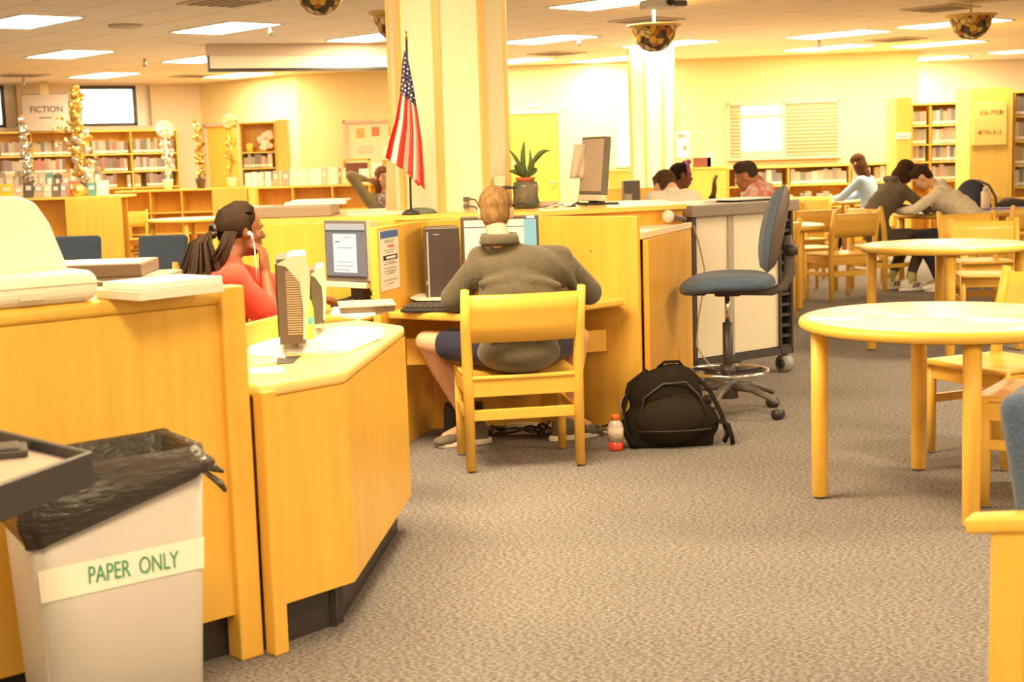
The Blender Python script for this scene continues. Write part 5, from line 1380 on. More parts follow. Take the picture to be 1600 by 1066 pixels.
# ---- flag on pole
FY = 7.62
top, bot = Q(634, 62, FY), Q(641, 326, FY)
fl = T('flag', 'American flag hanging furled from a slim dark pole left of the big column', 'flag', (bot.x, FY, HZ))
MB().tube([Vector((bot.x, FY + .05, HZ)), Vector((top.x, FY + .05, top.z))], .006, 8).obj('flag_pole', mat('pole_black', (.05, .04, .03), .4), fl, world=True)
MB().tube([Vector((top.x, FY + .05, top.z)), Vector((top.x, FY + .05, top.z + .05))], [.009, .003], 8).obj('finial', mat('gold', (.6, .42, .12), .3, 1.), fl, world=True)
MB().lathe([(0, 0), (.05, 0), (.045, .015), (.012, .03), (0, .03)], 18).obj('pole_base', BLACK, fl).location = (0, .05, 0)
# outline of the hanging cloth (left x, right x) by image row
rows = [(80, 632, 635), (95, 629, 638), (120, 627, 643), (148, 625, 648), (185, 618, 654), (220, 608, 659), (245, 602, 661), (262, 606, 662), (280, 620, 663), (298, 640, 664)]
lo_ = [(80, 632), (148, 625), (185, 617), (220, 607), (243, 600), (247, 601)]
def interp(tab, y, c):
    for i in range(len(tab) - 1):
        if tab[i][0] <= y <= tab[i + 1][0]:
            k = (y - tab[i][0]) / (tab[i + 1][0] - tab[i][0]); return tab[i][c] * (1 - k) + tab[i + 1][c] * k
    return tab[-1][c]
def bottom(u): return 247 + 18 * min(1, u * 2.2) + 32 * max(0, (u - .45) / .55)
def ff(u, v):
    yb_ = bottom(u); y = 80 + (yb_ - 80) * v
    yl = 80 + (247 - 80) * v; yr = 80 + (297 - 80) * v
    xl_ = interp([(r[0], r[1]) for r in rows[:7]] + [(300, 602)], yl, 1); xr_ = interp([(r[0], r[2]) for r in rows], yr, 1)
    x = xl_ + (xr_ - xl_) * u
    dep = .045 * v * math.sin(u * 15 + .6) + .02 * math.sin(u * 31)* v
    return Q(x, y, FY + .0) + Vector((0, dep - .0, 0)) 
def fm(u, v):
    if v < .40 + .0 * u: return 2
    k = int(u * 6.99) % 2
    return 0 if k == 0 else 1
fo = MB().grid(ff, 86, 60, fm).obj('flag_cloth', [mat('flag_red', (.72, .05, .035), .7), mat('flag_white', (.84, .80, .72), .7), mat('flag_blue', (.055, .05, .16), .7)], fl, world=True, solid=.002)
mb = MB()
for r in range(9):
    for k in range(1 + min(4, (r + 1) // 2)):
        v = .06 + r * .040; n_ = 1 + min(4, (r + 1) // 2); u = (k + .5 + (.25 if r % 2 else -.1)) / n_
        if not 0.05 < u < .97: continue
        c = ff(u, v) - Vector((bot.x, FY, HZ)) + Vector((0, -.004, 0)); R_ = .0078 + .001 * (r > 4)
        vs = [c + Vector((R_ * (1 if j % 2 == 0 else .42) * math.sin(PI * j / 5), 0, R_ * (1 if j % 2 == 0 else .42) * math.cos(PI * j / 5))) for j in range(10)]
        mb.faces([c] + vs, [(0, 1 + j, 1 + (j + 1) % 10) for j in range(10)])
mb.obj('stars', mat('flag_white', (0, 0, 0)), fo)
mb = MB(); mb.tube([Q(637, 268, FY - .02), Q(646, 278, FY - .03), Q(655, 290, FY - .02)], [.014, .02, .012], 8, squash=.4); 
mb.obj('red_tie', mat('flag_red', (0, 0, 0)), fl, world=True)

# ---- handset/microphone and cable on side counter
a, b = Q(1040, 330, 8.0), Q(1073, 338, 7.95)
a = Q(1044, 333, 7.9); b = Q(1078, 341, 8.02)
mk = T('microphone', 'pale-headed microphone with a dark handle lying on the pale side counter', 'microphone', (a.x, a.y, 1.024))
MB().ell((0, 0, .045), (.034, .034, .036)).obj('head', mat('mic_head', (.66, .6, .52), .4), mk)
dd_ = Vector((b.x - a.x, b.y - a.y, 0)).normalized()
MB().tube([(0, 0, .045), (dd_.x * .045, dd_.y * .045, .040), (dd_.x * .14, dd_.y * .14, .020)], [.026, .019, .012], 12).obj('handle', mat('mic_handle', (.16, .12, .10), .4), mk)
mb = MB()
for k in range(3): mb.tube([Vector((.62 + .055 * math.cos(a_), 7.62 + .13 * math.sin(a_), 1.030 + .009 * k)) for a_ in [2 * PI * j_ / 16 for j_ in range(17)]], .0045, 6)
tag(mb.obj('coiled_cable', mat('cable_grey', (.3, .26, .22), .5)), 'coiled grey cable at the corner of the pale side counter', 'cable')
mb = MB(); mb.tube([Vector((1.06, 8.16, 1.0)), Q(1092, 380, 8.4), Q(1101, 420, 8.4), Q(1098, 460, 8.4), Q(1091, 500, 8.4), Q(1088, 540, 8.4), Q(1100, 560, 8.42), Q(1118, 580, 8.42), P(1150, 597, .012)], .005, 6)
tag(mb.obj('hanging_cable', mat('cable_tan', (.5, .42, .32), .5)), 'thin tan cable hanging in front of the rolling counter doors', 'cable')
# papers on rolling counter
q0 = P(1168, 313, 1.104)
fo_ = T('papers_on_counter', 'white papers on a black folder on top of the rolling counter', 'paper', (m0 + dm * .52 - nm * .16).to_tuple()[:2] + (1.1035,), math.atan2(dm.y, dm.x) + .0); fo_.name = 'paper_folder'
MB().box((.03, -.06, .006), (.30, .24, .012), rz=-.1).obj('black_folder', BLACK, fo_)
MB().box((-.0, .0, .015), (.40, .27, .006), rz=.08).obj('papers', WHITE, fo_)

# ---- foil decorations in pots
GOLD = mat('gold_foil', (.80, .56, .16), .22, .75); SILV = mat('silver_foil', (.80, .78, .76), .2, .8)
POTW = mat('pot_white', (.90, .88, .80), .5); POTB = mat('pot_black', (.09, .06, .05), .5)
def ribbon(mb, p, dirv_, L, w, tw=6., n=14, curl=.03):
    p = Vector(p); dirv_ = Vector(dirv_).normalized(); vs = []
    a = dirv_.cross(Vector((0, 1, 0))); a = a.normalized() if a.length > .1 else Vector((1, 0, 0)); b = dirv_.cross(a)
    for i in range(n + 1):
        t_ = i / n; c = p + dirv_ * (L * t_) + a * curl * math.sin(t_ * tw) + b * curl * math.cos(t_ * tw)
        s_ = a * math.cos(t_ * tw * 1.3) + b * math.sin(t_ * tw * 1.3)
        vs += [c - s_ * w / 2, c + s_ * w / 2]
    mb.faces(vs, [(2 * i, 2 * i + 1, 2 * i + 3, 2 * i + 2) for i in range(n)], True)
def deco(label, px, pyb, y, pot, h, kind, z0=None):
    v = Q(px, pyb, y); z0 = z0 if z0 is not None else v.z
    t = T('foil_centerpiece', label, 'decoration', (v.x, y, z0))
    if pot: MB().lathe([(0, 0), (.055, 0), (.08, .13), (.085, .15), (.07, .15), (0, .14)], 20).obj('pot', pot, t)
    MB().tube([(0, 0, .1), (.01, 0, h * .5), (0, 0, h * .97)], .012 if kind != 'balloon' else .018, 8).obj('stem', POTW if kind == 'balloon' else GOLD, t)
    rnd = random.Random(int(px))
    if kind == 'gold':
        mb, ms = MB(), MB()
        for k in range(60):
            zz = h * (.12 + .86 * (k / 60)); wid = .13 * (1 - .75 * abs(k / 60 - .35)) if k < 57 else .03
            (mb if (zz > h * .55 or rnd.random() < .45) else ms).ell((rnd.uniform(-wid, wid) * .8, rnd.uniform(-.06, .06), zz), (rnd.uniform(.03, .08), rnd.uniform(.02, .04), rnd.uniform(.03, .09)), Euler((rnd.uniform(-1, 1), rnd.uniform(-1, 1), 0)).to_matrix(), 8, 5)
        for k in range(10): ribbon(mb, (rnd.uniform(-.08, .08), 0, h * rnd.uniform(.3, .7)), (rnd.uniform(-1, 1), 0, rnd.uniform(-.6, .3)), .28, .05)
        mb.obj('gold_foil_leaves', GOLD, t); ms.obj('silver_foil_leaves', SILV, t)
    if kind in ('silver', 'goldribbon'):
        mb = MB(); m_ = SILV if kind == 'silver' else GOLD
        for k in range(4): ribbon(mb, (.01 * k, 0, .1), (.02 * (k - 1), 0, 1), h * (.95 - .12 * k), .06, tw=16 + 3 * k, n=60, curl=.035)
        for k in range(8): mb.ell((rnd.uniform(-.05, .05), 0, h * rnd.uniform(.3, 1)), (.04, .03, .045), seg=8, rings=5)
        mb.obj('foil_ribbons', m_, t)
    if kind in ('balloon', 'cluster'):
        rr = .14 if kind == 'balloon' else .10
        MB().ell((0, 0, h), (rr, rr, rr), seg=24, rings=16).obj('clear_balloon', mat('clear_balloon', (.95, .88, .7), .08, alpha=.30), t)
        mb = MB()
        for k in range(14): mb.ell((rnd.uniform(-.11, .11), rnd.uniform(-.08, .08), h - rnd.uniform(0, .14) + .02), (.025, .02, .03), seg=8, rings=5)
        for k in range(6): mb.ell((rnd.uniform(-.08, .08), 0, h * rnd.uniform(.25, .85)), (.035, .025, .035), seg=8, rings=5)
        for k in range(3): ribbon(mb, (0, 0, .15), (.1 * (k - 1), 0, 1), h * .6, .03, tw=12, n=30)
        mb.obj('foil_confetti', SILV if kind == 'balloon' else GOLD, t)
    return t
yy_ = e_a.y + .30
deco('tall gold and silver foil tree in a black pot on the left display shelf', 130, 306, yy_, POTB, 1.50, 'gold', 1.081)
o = MB().lathe([(0, 0), (.13, .0), (.10, .14), (0, .15)], 4).obj('gold_box', GOLD); o.location = (Q(120, 290, yy_ - .12).x, yy_ - .15, 1.081 + .13); o.rotation_euler = (.3, .5, .3)
o.name = 'gold_gift_box'; tag(o, 'gold foil gift box at the foot of the gold balloon tree', 'box'); o.location.z = 1.10
deco('silver twisted foil streamer left of the fiction sign', 45, 300, yy_, POTB, 1.08, 'silver', 1.081)
zt1 = 1.091
deco('clear balloon on a white stem in a white pot on the empty low bookcase', 263, 292, 22.2, POTW, .92, 'balloon', zt1)
deco('twisted gold ribbon streamer in a small black pot on the empty low bookcase', 314, 291, 22.2, POTB, 1.05, 'goldribbon', zt1)
deco('gold cluster balloon on a white stem in a white pot near the left door', 363, 290, 22.2, POTW, 1.02, 'cluster', zt1)

# ---- bags on the right edge table
yy_ = 14.2
qb = P(1522, 300, .74)
tb_ = T('dark_backpack', 'dark blue backpack standing behind the student in the cream sweatshirt', 'backpack', (Q(1518, 300, 15.0).x, 15.0, .70)); tb_.name = 'backpack'
mb = MB(); mb.ell((0, 0, .15), (.17, .11, .2), seg=16, rings=12); mb.ell((.02, .0, .05), (.2, .12, .1), seg=16, rings=10)
remesh(mb, 'pack_body', mat('navy_cloth', (.04, .045, .09), .8), None, .02, 5).parent = tb_
MB().tube([(.03, -.1, .33), (.14, -.12, .28), (.22, -.1, .15), (.24, -.08, .0)], .014, 8).obj('shoulder_strap', mat('strap_grey', (.12, .11, .11), .8), tb_)
q = Q(1540, 300, 14.6)
wb_ = T('water_bottle', 'beige water bottle beside the dark blue backpack', 'bottle', (q.x, 14.6, .741)); 
MB().lathe([(0, 0), (.042, 0), (.045, .02), (.045, .17), (.03, .19), (0, .19)], 18).obj('bottle_body', mat('bottle_beige', (.70, .58, .42), .4), wb_)
MB().lathe([(0, .19), (.028, .19), (.028, .225), (0, .225)], 14).obj('cap', mat('cap_pale', (.6, .55, .45), .5), wb_)
for (px, l, c, w) in ((1570, 'heap of dark clothes on the table at the right edge', (.07, .05, .045), .17), (1592, 'red-orange cloth heap on the table at the right edge', (.6, .14, .06), .1)):
    q = Q(px, 300, 15.2); mb = MB(); rnd = random.Random(px)
    for k in range(6): mb.ell((rnd.uniform(-w, w) * .7, rnd.uniform(-.06, .06), rnd.uniform(.03, .07)), (w * .5, .08, .05), seg=12, rings=8)
    o = remesh(mb, 'jacket', mat('cloth_%d' % px, c, .9), None, .02, 3); o.location = (q.x, 14.9, .735); tag(o, l, 'clothes')
o = MB().box((0, 0, .008), (.5, .2, .016)).obj('folder', mat('purple_folder', (.25, .18, .45), .6)); o.location = (Q(1562, 300, 14.6).x, 14.55, .7405); tag(o, 'purple folder lying on the table at the right edge', 'folder')
# ================================================================ people
V = Vector
SK = {'light': mat('skin_light', (.74, .42, .26), .55, spec=.3), 'dark': mat('skin_dark', (.22, .085, .04), .5, spec=.35), 'mid': mat('skin_mid', (.45, .2, .11), .5, spec=.3)}
def frame(f, up=V((0, 0, 1))):
    f = V(f).normalized(); r = f.cross(up).normalized(); u = r.cross(f).normalized()
    return Matrix((r, f, u)).transposed()       # local x right, y forward, z up
def hand(mb, w, d, n, side, curl=.5, spread=.12, s=1., thumb=1.):
    """w wrist, d direction of the fingers, n back-of-hand normal, side +1 thumb towards n x d"""
    d = V(d).normalized(); n = V(n); n = (n - d * n.dot(d)).normalized(); x = d.cross(n) * side
    w = V(w); Rm = Matrix((x, d, n)).transposed()
    mb.ell(w + d * .045 * s, (.040 * s, .050 * s, .016 * s), Rm, 12, 8); mb.cap(w, w + d * .03 * s, .024 * s, .024 * s)
    for k, (off_, L) in enumerate(((.028, .068), (.010, .076), (-.009, .070), (-.027, .055))):
        p = w + d * .078 * s + x * off_ * s; dirn = (d + x * spread * (1.2 - k * .8)).normalized(); r = .0088 * s
        seg = [L * .45 * s, L * .32 * s, L * .23 * s]; a = curl * .45; pts = [p - d * .02 * s, p]
        for q in seg:
            dd = dirn * math.cos(a) - n * math.sin(a); p = p + dd * q; pts.append(p); a += curl * .9
        for i in range(len(pts) - 1): mb.cap(pts[i], pts[i + 1], r, r * .94)
    t0 = w + d * .02 * s + x * .028 * s; t1 = t0 + (x * .8 + d * .65 - n * .3 * thumb).normalized() * .036 * s; t2 = t1 + (x * .3 + d * .9 - n * .4 * thumb).normalized() * .030 * s
    mb.cap(t0, t1, .012 * s, .0105 * s); mb.cap(t1, t2, .0105 * s, .009 * s)
def head_prims(mb, c, R, s=1.):
    q = lambda x, y, z: V(c) + R @ V((x, y, z)) * s
    e = lambda p, r: mb.ell(q(*p), tuple(v * s for v in r), R, 18, 12)
    e((0, -.005, .028), (.073, .094, .088)); e((0, .028, -.045), (.054, .060, .064)); e((0, .056, -.088), (.026, .024, .02))
    e((0, -.03, -.03), (.062, .06, .06)); e((0, .078, .022), (.055, .014, .012)); e((.042, .055, -.02), (.022, .025, .022)); e((-.042, .055, -.02), (.022, .025, .022))
    mb.cap(q(0, .088, .012), q(0, .106, -.022), .008 * s, .013 * s); e((0, .088, -.050), (.024, .012, .008)); e((0, .086, -.062), (.021, .012, .009))
    for sx in (-1, 1): e((sx * .077, -.008, -.005), (.010, .019, .032)); e((sx * .081, -.012, .012), (.007, .015, .014))
def eyes(t, c, R, s=1.):
    for sx in (-1, 1):
        p = V(c) + R @ V((sx * .030, .0715, .002)) * s - V(t.location)
        o = MB().ell((0, 0, 0), .0100 * s, None, 12, 8).obj('eye', mat('eye_white', (.8, .76, .7), .3), t); o.location = p
        i_ = MB().ell(R @ V((0, .0085, -.002)) * s, .0062 * s, None, 10, 6).obj('iris', mat('iris_dark', (.06, .03, .02), .2), o)
        b = MB().tube([R @ V((-.017, .010, .021)) * s, R @ V((0, .014, .026)) * s, R @ V((.017, .010, .021)) * s], .0035 * s, 6).obj('eyebrow', mat('brow_dark', (.06, .035, .02), .8), t); b.location = p
def person(label, J, shirt, pants, hair, skin='light', voxel=.012, sleeve=1., leg=1., s=1., fat=1., hoodie=False, shoes=None, facing=None, haircut='short', face=True, group=None, collar=None, extra=None):
    """J: joints in the place's own coordinates"""
    base = J['pelvis'].copy(); base.z = 0
    t = T('person', label, 'person', (base.x, base.y, 0), 0, group)
    R = J['R']; c = J['head']; sk = SK[skin]
    shl, shr = J['sh']; ax = (shr - shl).normalized(); ch = (shl + shr) / 2
    spine = [J['pelvis'], J['pelvis'].lerp(ch, .45) + J.get('arch', V((0, 0, 0))), ch - (ch - J['pelvis']).normalized() * .06]
    def spt(q):
        a, b, d = spine; return a * (1 - q) ** 2 + (b * 2 - (a + d) / 2) * 2 * q * (1 - q) + d * q * q
    def torso(mb, g, k0=0., drop=0.):
        for i in range(9):
            q = i / 8; p = spt(q); tn = (spt(min(1, q + .05)) - spt(max(0, q - .05))).normalized()
            fw = ax.cross(tn) * -1; Rm = Matrix((ax, tn.cross(ax), tn)).transposed()
            w = (.165 - .03 * math.sin(PI * q * .9) + .02 * q) * s * fat + g; d = (.115 + .0 * q) * s * fat + g
            mb.ell(p, (w, d, .085 * s + g), Rm, 18, 10)
        mb.cap(shl, shr, .052 * s + g, .052 * s + g); mb.cap(ch - V((0, 0, .03)), J['neck'], .075 * s + g, .052 * s)
    body = MB(); torso(body, -.012); head_prims(body, c, R, s)
    nk = V(c) + R @ V((0, -.025, -.07)) * s
    body.cap(J['neck'], nk, .052 * s, .050 * s)
    for i in (0, 1):
        body.cap(J['sh'][i], J['el'][i], .042 * s, .037 * s); body.cap(J['el'][i], J['wr'][i], .038 * s, .024 * s)
        hd = J['hand'][i]; hand(body, J['wr'][i], hd[0], hd[1], hd[2], hd[3] if len(hd) > 3 else .5, s=s * (1. if len(hd) < 5 else hd[4]))
        if 'knee' in J:
            body.cap(J['hip'][i], J['knee'][i], .078 * s, .054 * s); kn = J['knee'][i]; an = J['ankle'][i]; mid = kn.lerp(an, .33)
            body.cap(kn, mid, .051 * s, .052 * s); body.cap(mid, an, .050 * s, .032 * s); body.cap(an, J['toe'][i].lerp(an, .3), .032 * s, .026 * s)
    remesh(body, 'body', sk, t, voxel, 2)
    # shirt
    mb = MB(); torso(mb, .012)
    for i in (0, 1):
        a, b, w = J['sh'][i], J['el'][i], J['wr'][i]
        mb.cap(a, a.lerp(b, min(1, sleeve * 2)), .058 * s, (.052 if sleeve > .5 else .066) * s)
        if sleeve > .5: mb.cap(b, b.lerp(w, (sleeve - .5) * 2 * .96), .052 * s, .036 * s)
    if hoodie:
        for q in (-.07, -.03, .03, .07): mb.ell(J['neck'] - R @ V((0, .055, -.0)) * 1 + ax * q, (.05, .04, .035), None, 12, 8)
    if extra: extra(mb)
    sh = remesh(mb, 'shirt', shirt, t, voxel, 7)
    if collar: collar(t)
    if pants is not None and 'knee' in J:
        mb = MB(); mb.ell(J['pelvis'] + V((0, 0, -.0)), (.175 * s * fat, .14 * s * fat, .11 * s), frame(ax.cross(V((0, 0, 1)))), 18, 12)
        for i in (0, 1):
            h, k, a = J['hip'][i], J['knee'][i], J['ankle'][i]
            mb.cap(h, h.lerp(k, min(1, leg * 2) * (.98 if leg > .49 else 1)), .092 * s, .070 * s if leg > .5 else .078 * s)
            if leg > .5: mb.cap(k, k.lerp(a, (leg - .5) * 2), .068 * s, .050 * s)
        remesh(mb, 'trousers' if leg > .6 else 'shorts', pants, t, voxel, 3)
    if shoes and 'ankle' in J:
        for i in (0, 1):
            a, to = J['ankle'][i], J['toe'][i]; d = V((to.x - a.x, to.y - a.y, 0)).normalized(); fl = min(a.z, to.z)
            heel = V((a.x, a.y, 0)) - d * .05; lft = J.get('lift', (0, 0))[i]
            z0 = max(0., lft); sd = V((-d.y, d.x, 0))
            m = MB()
            for q, r, h_ in ((0, .036, .075), (.06, .038, .075), (.11, .04, .06), (.17, .044, .045), (.215, .038, .032)): m.ell(heel + d * q + V((0, 0, z0 + h_ * .62 + .012)), (r * 1.08, r * 1.08, h_ * .78), None, 14, 10)
            m.cap(V((a.x, a.y, z0 + .06)), V((a.x, a.y, z0 + .095)), .042, .038)
            o = remesh(m, 'shoe', shoes[0], t, .009, 4)
            m = MB(); n_ = 14; out = []
            for k in range(n_ * 2):
                u_ = k / (n_ * 2) * 2 * PI; l_ = math.cos(u_); w_ = .043 - .006 * l_ if l_ < 0 else .046
                p_ = heel + d * (.09 + .145 * l_) + sd * (w_ * math.sin(u_)); out.append((p_.x - t.location.x, p_.y - t.location.y))
            sl = m.prism(out, z0 + .001, z0 + .028).obj('sole', shoes[1], t, bevel=.006)
            if len(shoes) > 2:
                m = MB()
                for k in range(3):
                    for sg in (-1, 1):
                        p_ = heel + d * (.09 + .028 * k) + sd * sg * .041 + V((0, 0, z0 + .055)) - V(t.location); m.box(p_, (.012, .006, .05), rz=math.atan2(d.y, d.x), ry=.5)
                m.obj('stripes', shoes[2], t)
            if len(shoes) > 3:
                MB().cyl(V((a.x, a.y, z0 + .07)) - V(t.location), a.lerp(J['knee'][i], shoes[4]) - V(t.location), .040, .043, 14).obj('sock', shoes[3], t)
    # hair
    q = lambda x, y, z: V(c) + R @ V((x, y, z)) * s
    mb = MB(); e = lambda p, r: mb.ell(q(*p), tuple(v * s for v in r), R, 18, 12)
    if haircut == 'short':
        e((0, -.014, .045), (.080, .098, .083)); e((0, -.048, -.005), (.071, .056, .075)); e((0, .05, .098), (.055, .04, .028))
    elif haircut == 'fade':
        e((0, -.012, .052), (.078, .096, .080)); e((0, .03, .10), (.06, .06, .04)); e((0, -.045, .01), (.068, .056, .06))
    elif haircut == 'long':
        e((0, -.016, .04), (.084, .102, .088)); e((0, -.06, -.05), (.085, .06, .11)); e((.05, -.02, -.06), (.038, .06, .11)); e((-.05, -.02, -.06), (.038, .06, .11))
        e((0, -.075, -.15), (.075, .045, .10))
    elif haircut == 'bob':
        e((0, -.012, .045), (.088, .104, .088)); e((.062, .01, -.03), (.026, .06, .09)); e((-.062, .01, -.03), (.026, .06, .09)); e((0, -.05, -.04), (.08, .055, .10)); e((0, .055, .08), (.06, .04, .035))
    elif haircut == 'pulled':
        e((0, -.017, .039), (.0775, .096, .082)); e((0, -.055, -.0), (.066, .053, .068)); e((.0, -.03, .0), (.077, .058, .05))
    def rough(me):
        for v_ in me.vertices:
            nn = mnoise.noise(v_.co * 26) * .0025 + mnoise.noise(V((v_.co.x * 110, v_.co.y * 110, v_.co.z * 25))) * .002
            v_.co += v_.normal * nn * (1 if haircut != 'pulled' else .3)
    remesh(mb, 'hair', hair, t, min(voxel, .009), 2, fn=rough)
    if face: eyes(t, c, R, s)
    return t

def fabric(n, c, **k): return mat(n, c, .9, bump=k.get('bump', .25), bscale=k.get('bs', 60), var=k.get('var', .12), vscale=k.get('vs', 30), spec=.1, sheen=k.get('sheen', .1), **({'col2': k['col2']} if 'col2' in k else {}))

# ---- boy in olive at the carrel (back view)
hd = Q(774, 333, 6.68)
J = dict(head=hd, R=frame((.02, 1, -.16)), neck=V((hd.x + .02, 6.56, 1.04)), pelvis=V((.02, 6.53, .53)),
         sh=[V((-.135, 6.62, .955)), V((.235, 6.64, .945))], arch=V((.0, -.06, .02)),
         el=[V((-.265, 6.66, .76)), V((.375, 6.78, .76))], wr=[V((-.24, 6.88, .745)), V((.17, 6.98, .735))],
         hand=[((.1, 1, -.1), (0, .1, 1), 1, .5), ((-.7, .8, -.05), (0, 0, 1), -1, .5)],
         hip=[V((-.07, 6.58, .53)), V((.12, 6.58, .53))], knee=[V((-.415, 6.82, .55)), V((.33, 6.98, .53))],
         ankle=[V((-.215, 7.0, .10)), V((.265, 7.05, .12))], toe=[V((-.40, 6.93, .03)), V((.42, 7.12, .03))], lift=(0, 0))
OL = fabric('olive_fleece', (.115, .096, .062), bump=.5, bs=90, sheen=.25)
def belly(mb):
    mb.ell((.03, 6.53, .60), (.185, .15, .135), None, 20, 12); mb.ell((.04, 6.55, .75), (.20, .15, .17), None, 20, 12); mb.ell((.05, 6.59, .90), (.205, .125, .12), None, 20, 12)
    for pts, r_ in (([(-.13, 6.50, .85), (-.02, 6.458, .868), (.1, 6.448, .862), (.22, 6.50, .83)], .020), ([(-.10, 6.40, .62), (0, 6.362, .66), (.08, 6.36, .70)], .016), ([(.02, 6.36, .56), (.12, 6.365, .62), (.17, 6.40, .68)], .016), ([(.18, 6.53, .95), (.27, 6.58, .88), (.31, 6.62, .80)], .018)):
        for i_ in range(len(pts) - 1): mb.cap(pts[i_], pts[i_ + 1], r_, r_)
    mb.ell((.03, 6.50, .53), (.195, .155, .10), None, 20, 12); mb.ell((-.13, 6.61, .90), (.08, .085, .09)); mb.ell((.23, 6.64, .89), (.08, .085, .09))
    mb.cap((-.135, 6.62, .94), (-.265, 6.66, .77), .062, .068); mb.cap((.235, 6.64, .935), (.375, 6.78, .77), .062, .066)
def collar(t):
    nb_ = V((hd.x + .015, 6.575, 1.03)); mb = MB(); prof = []
    def f(u, v):
        a = 2 * PI * u; r = .074 + .012 * v * (1 if v > .5 else .5)
        tilt = .028 * math.cos(a - .4) * 0
        z = -.01 + (.052 if v < .5 else .052 - .045 * (v - .5) * 2) * (v * 2 if v < .5 else 1)
        return nb_ + V((r * 1.06 * math.cos(a), r * math.sin(a), z - .16 * r * math.sin(a) * -1 * .0)) - V(t.location)
    mb.grid(f, 32, 6).obj('collar', OL, t, solid=.006)
    MB().tube([nb_ + V((.082 * math.cos(a), .078 * math.sin(a), -.004)) - V(t.location) for a in [2 * PI * k / 32 for k in range(33)]], .006, 6).obj('collar_seam', mat('olive_dark', (.07, .045, .02), .9), t)
person('boy in an olive fleece and navy shorts seen from behind, seated at the middle carrel', J, OL, fabric('navy_shorts', (.035, .035, .065), bump=.15), mat('hair_sandy', (.30, .17, .065), .8, bump=.6, bscale=90, var=.45, vscale=40, stretch=(1.6, 1.6, .5), spec=.2), 'light', .009, leg=.33, s=1., shoes=(fabric('shoe_grey', (.19, .16, .13)), mat('sole_cream', (.84, .78, .62), .6)), haircut='short', extra=belly, collar=collar, face=True)

# ---- girl in red
hd = Q(376, 361, 6.1)
J = dict(head=hd, R=frame((.82, .6, -.05)), neck=V((hd.x - .05, 6.03, 1.035)), pelvis=V((hd.x - .13, 5.98, .50)),
         sh=[V((hd.x - .06, 6.19, .955)), V((hd.x + .0, 5.88, .95))], arch=V((-.04, 0, 0)),
         el=[V((-.94, 6.52, .80)), V((-1.0, 5.95, .765))], wr=[V((-.91, 6.76, .775)), V((-1.045, 6.06, .965))],
         hand=[((.25, 1, -.06), (0, .05, 1), 1, .35), ((-.05, .16, 1), (.95, -.3, 0), 1, .9)],
         hip=[V((hd.x - .10, 6.06, .50)), V((hd.x - .08, 5.9, .50))], knee=[V((hd.x + .26, 6.36, .53)), V((hd.x + .30, 6.15, .53))],
         ankle=[V((hd.x + .18, 6.4, .09)), V((hd.x + .24, 6.2, .09))], toe=[V((hd.x + .34, 6.5, .03)), V((hd.x + .4, 6.3, .03))])
g = person('girl in a red t-shirt with long braids and white earphones, chin on hand', J, fabric('red_shirt', (.70, .07, .045), bump=.2), fabric('dark_jeans', (.05, .05, .08)), mat('hair_black', (.022, .012, .008), .85, bump=.6, bscale=80, stretch=(1, 1, .2), spec=.15), 'dark', .009, sleeve=.36, leg=.9, s=1., shoes=(BLACK, WHITE), haircut='pulled')
R = J['R']; hq = lambda x, y, z: hd + R @ V((x, y, z)) - V(g.location)
HB = mat('braid_black', (.034, .019, .011), .75, spec=.15); mb = MB(); rnd = random.Random(3)
tie = V((0, -.135, .0))
for k in range(50):      # braids swept from the hairline back to the tie
    a = -1.95 + 3.9 * k / 49; side = math.sin(a); up = math.cos(a)
    p0 = V((side * .072, .054 - .04 * abs(side) ** 2, .050 + up * .052 - .03 * (abs(side) > .9)))
    p1 = V((side * .085, -.02, .042 + up * .084)); p2 = V((side * .066, -.085, .026 + up * .066))
    mb.tube([hq(*p0), hq(*(p0.lerp(p1, .5) + V((side * .01, 0, up * .012)))), hq(*p1), hq(*p2), hq(*tie)], [.0030, .0040, .0044, .0040, .003], 6)
mb.obj('braids', HB, g)
mb = MB()
for k in range(110):
    ox, oy = rnd.uniform(-.075, .075), rnd.uniform(-.07, .04); L = rnd.uniform(.26, .42)
    p0 = hd + R @ tie; e_ = R @ V((ox, oy, 0))
    pts = [p0, p0 + e_ * .6 + V((-.02, -.0, -.05)) + R @ V((0, -.02, 0)), p0 + e_ * 1.15 + V((-.03, -.03, -.16)), p0 + e_ * 1.3 + V((-.07 + rnd.uniform(-.03, .03), -.05, -L * .75)), p0 + e_ * 1.1 + V((-.13 + rnd.uniform(-.05, .03), -.06, -L))]
    mb.tube([p - V(g.location) for p in pts], [.004, .0055, .0058, .005, .003], 6)
for k in range(50):     # loose braids behind the ear
    x0 = rnd.uniform(.035, .07); p0 = hd + R @ V((x0, -.05 - rnd.uniform(0, .05), -.0)); L = rnd.uniform(.13, .2)
    pts = [p0, p0 + V((-.01, -.02, -L * .5)) + R @ V((0, -.02, 0)), p0 + V((-.05, -.03, -L)) + R @ V((0, -.03, 0))]
    mb.tube([p - V(g.location) for p in pts], [.005, .0055, .004], 6)
mb.obj('ponytail', HB, g)
MB().tube([hq(.0 + .026 * math.cos(a), -.128, .0 + .026 * math.sin(a)) for a in [2 * PI * k / 16 for k in range(17)]], .009, 6).obj('hair_tie', BLACK, g)
eb = hq(.088, -.002, -.008)
mb = MB().ell(eb, (.010, .010, .010), None, 10, 8); mb.tube([eb, eb + V((.012, -.006, -.012)), eb + V((.020, -.01, -.05)), eb + V((.022, -.01, -.13)), eb + V((.02, .0, -.20))], .003, 6)
mb.tube([eb + V((.012, -.01, -.0)), eb + V((.014, -.01, -.03))], .0055, 8)
mb.obj('earphone', mat('earphone_white', (.9, .88, .84), .3), g)

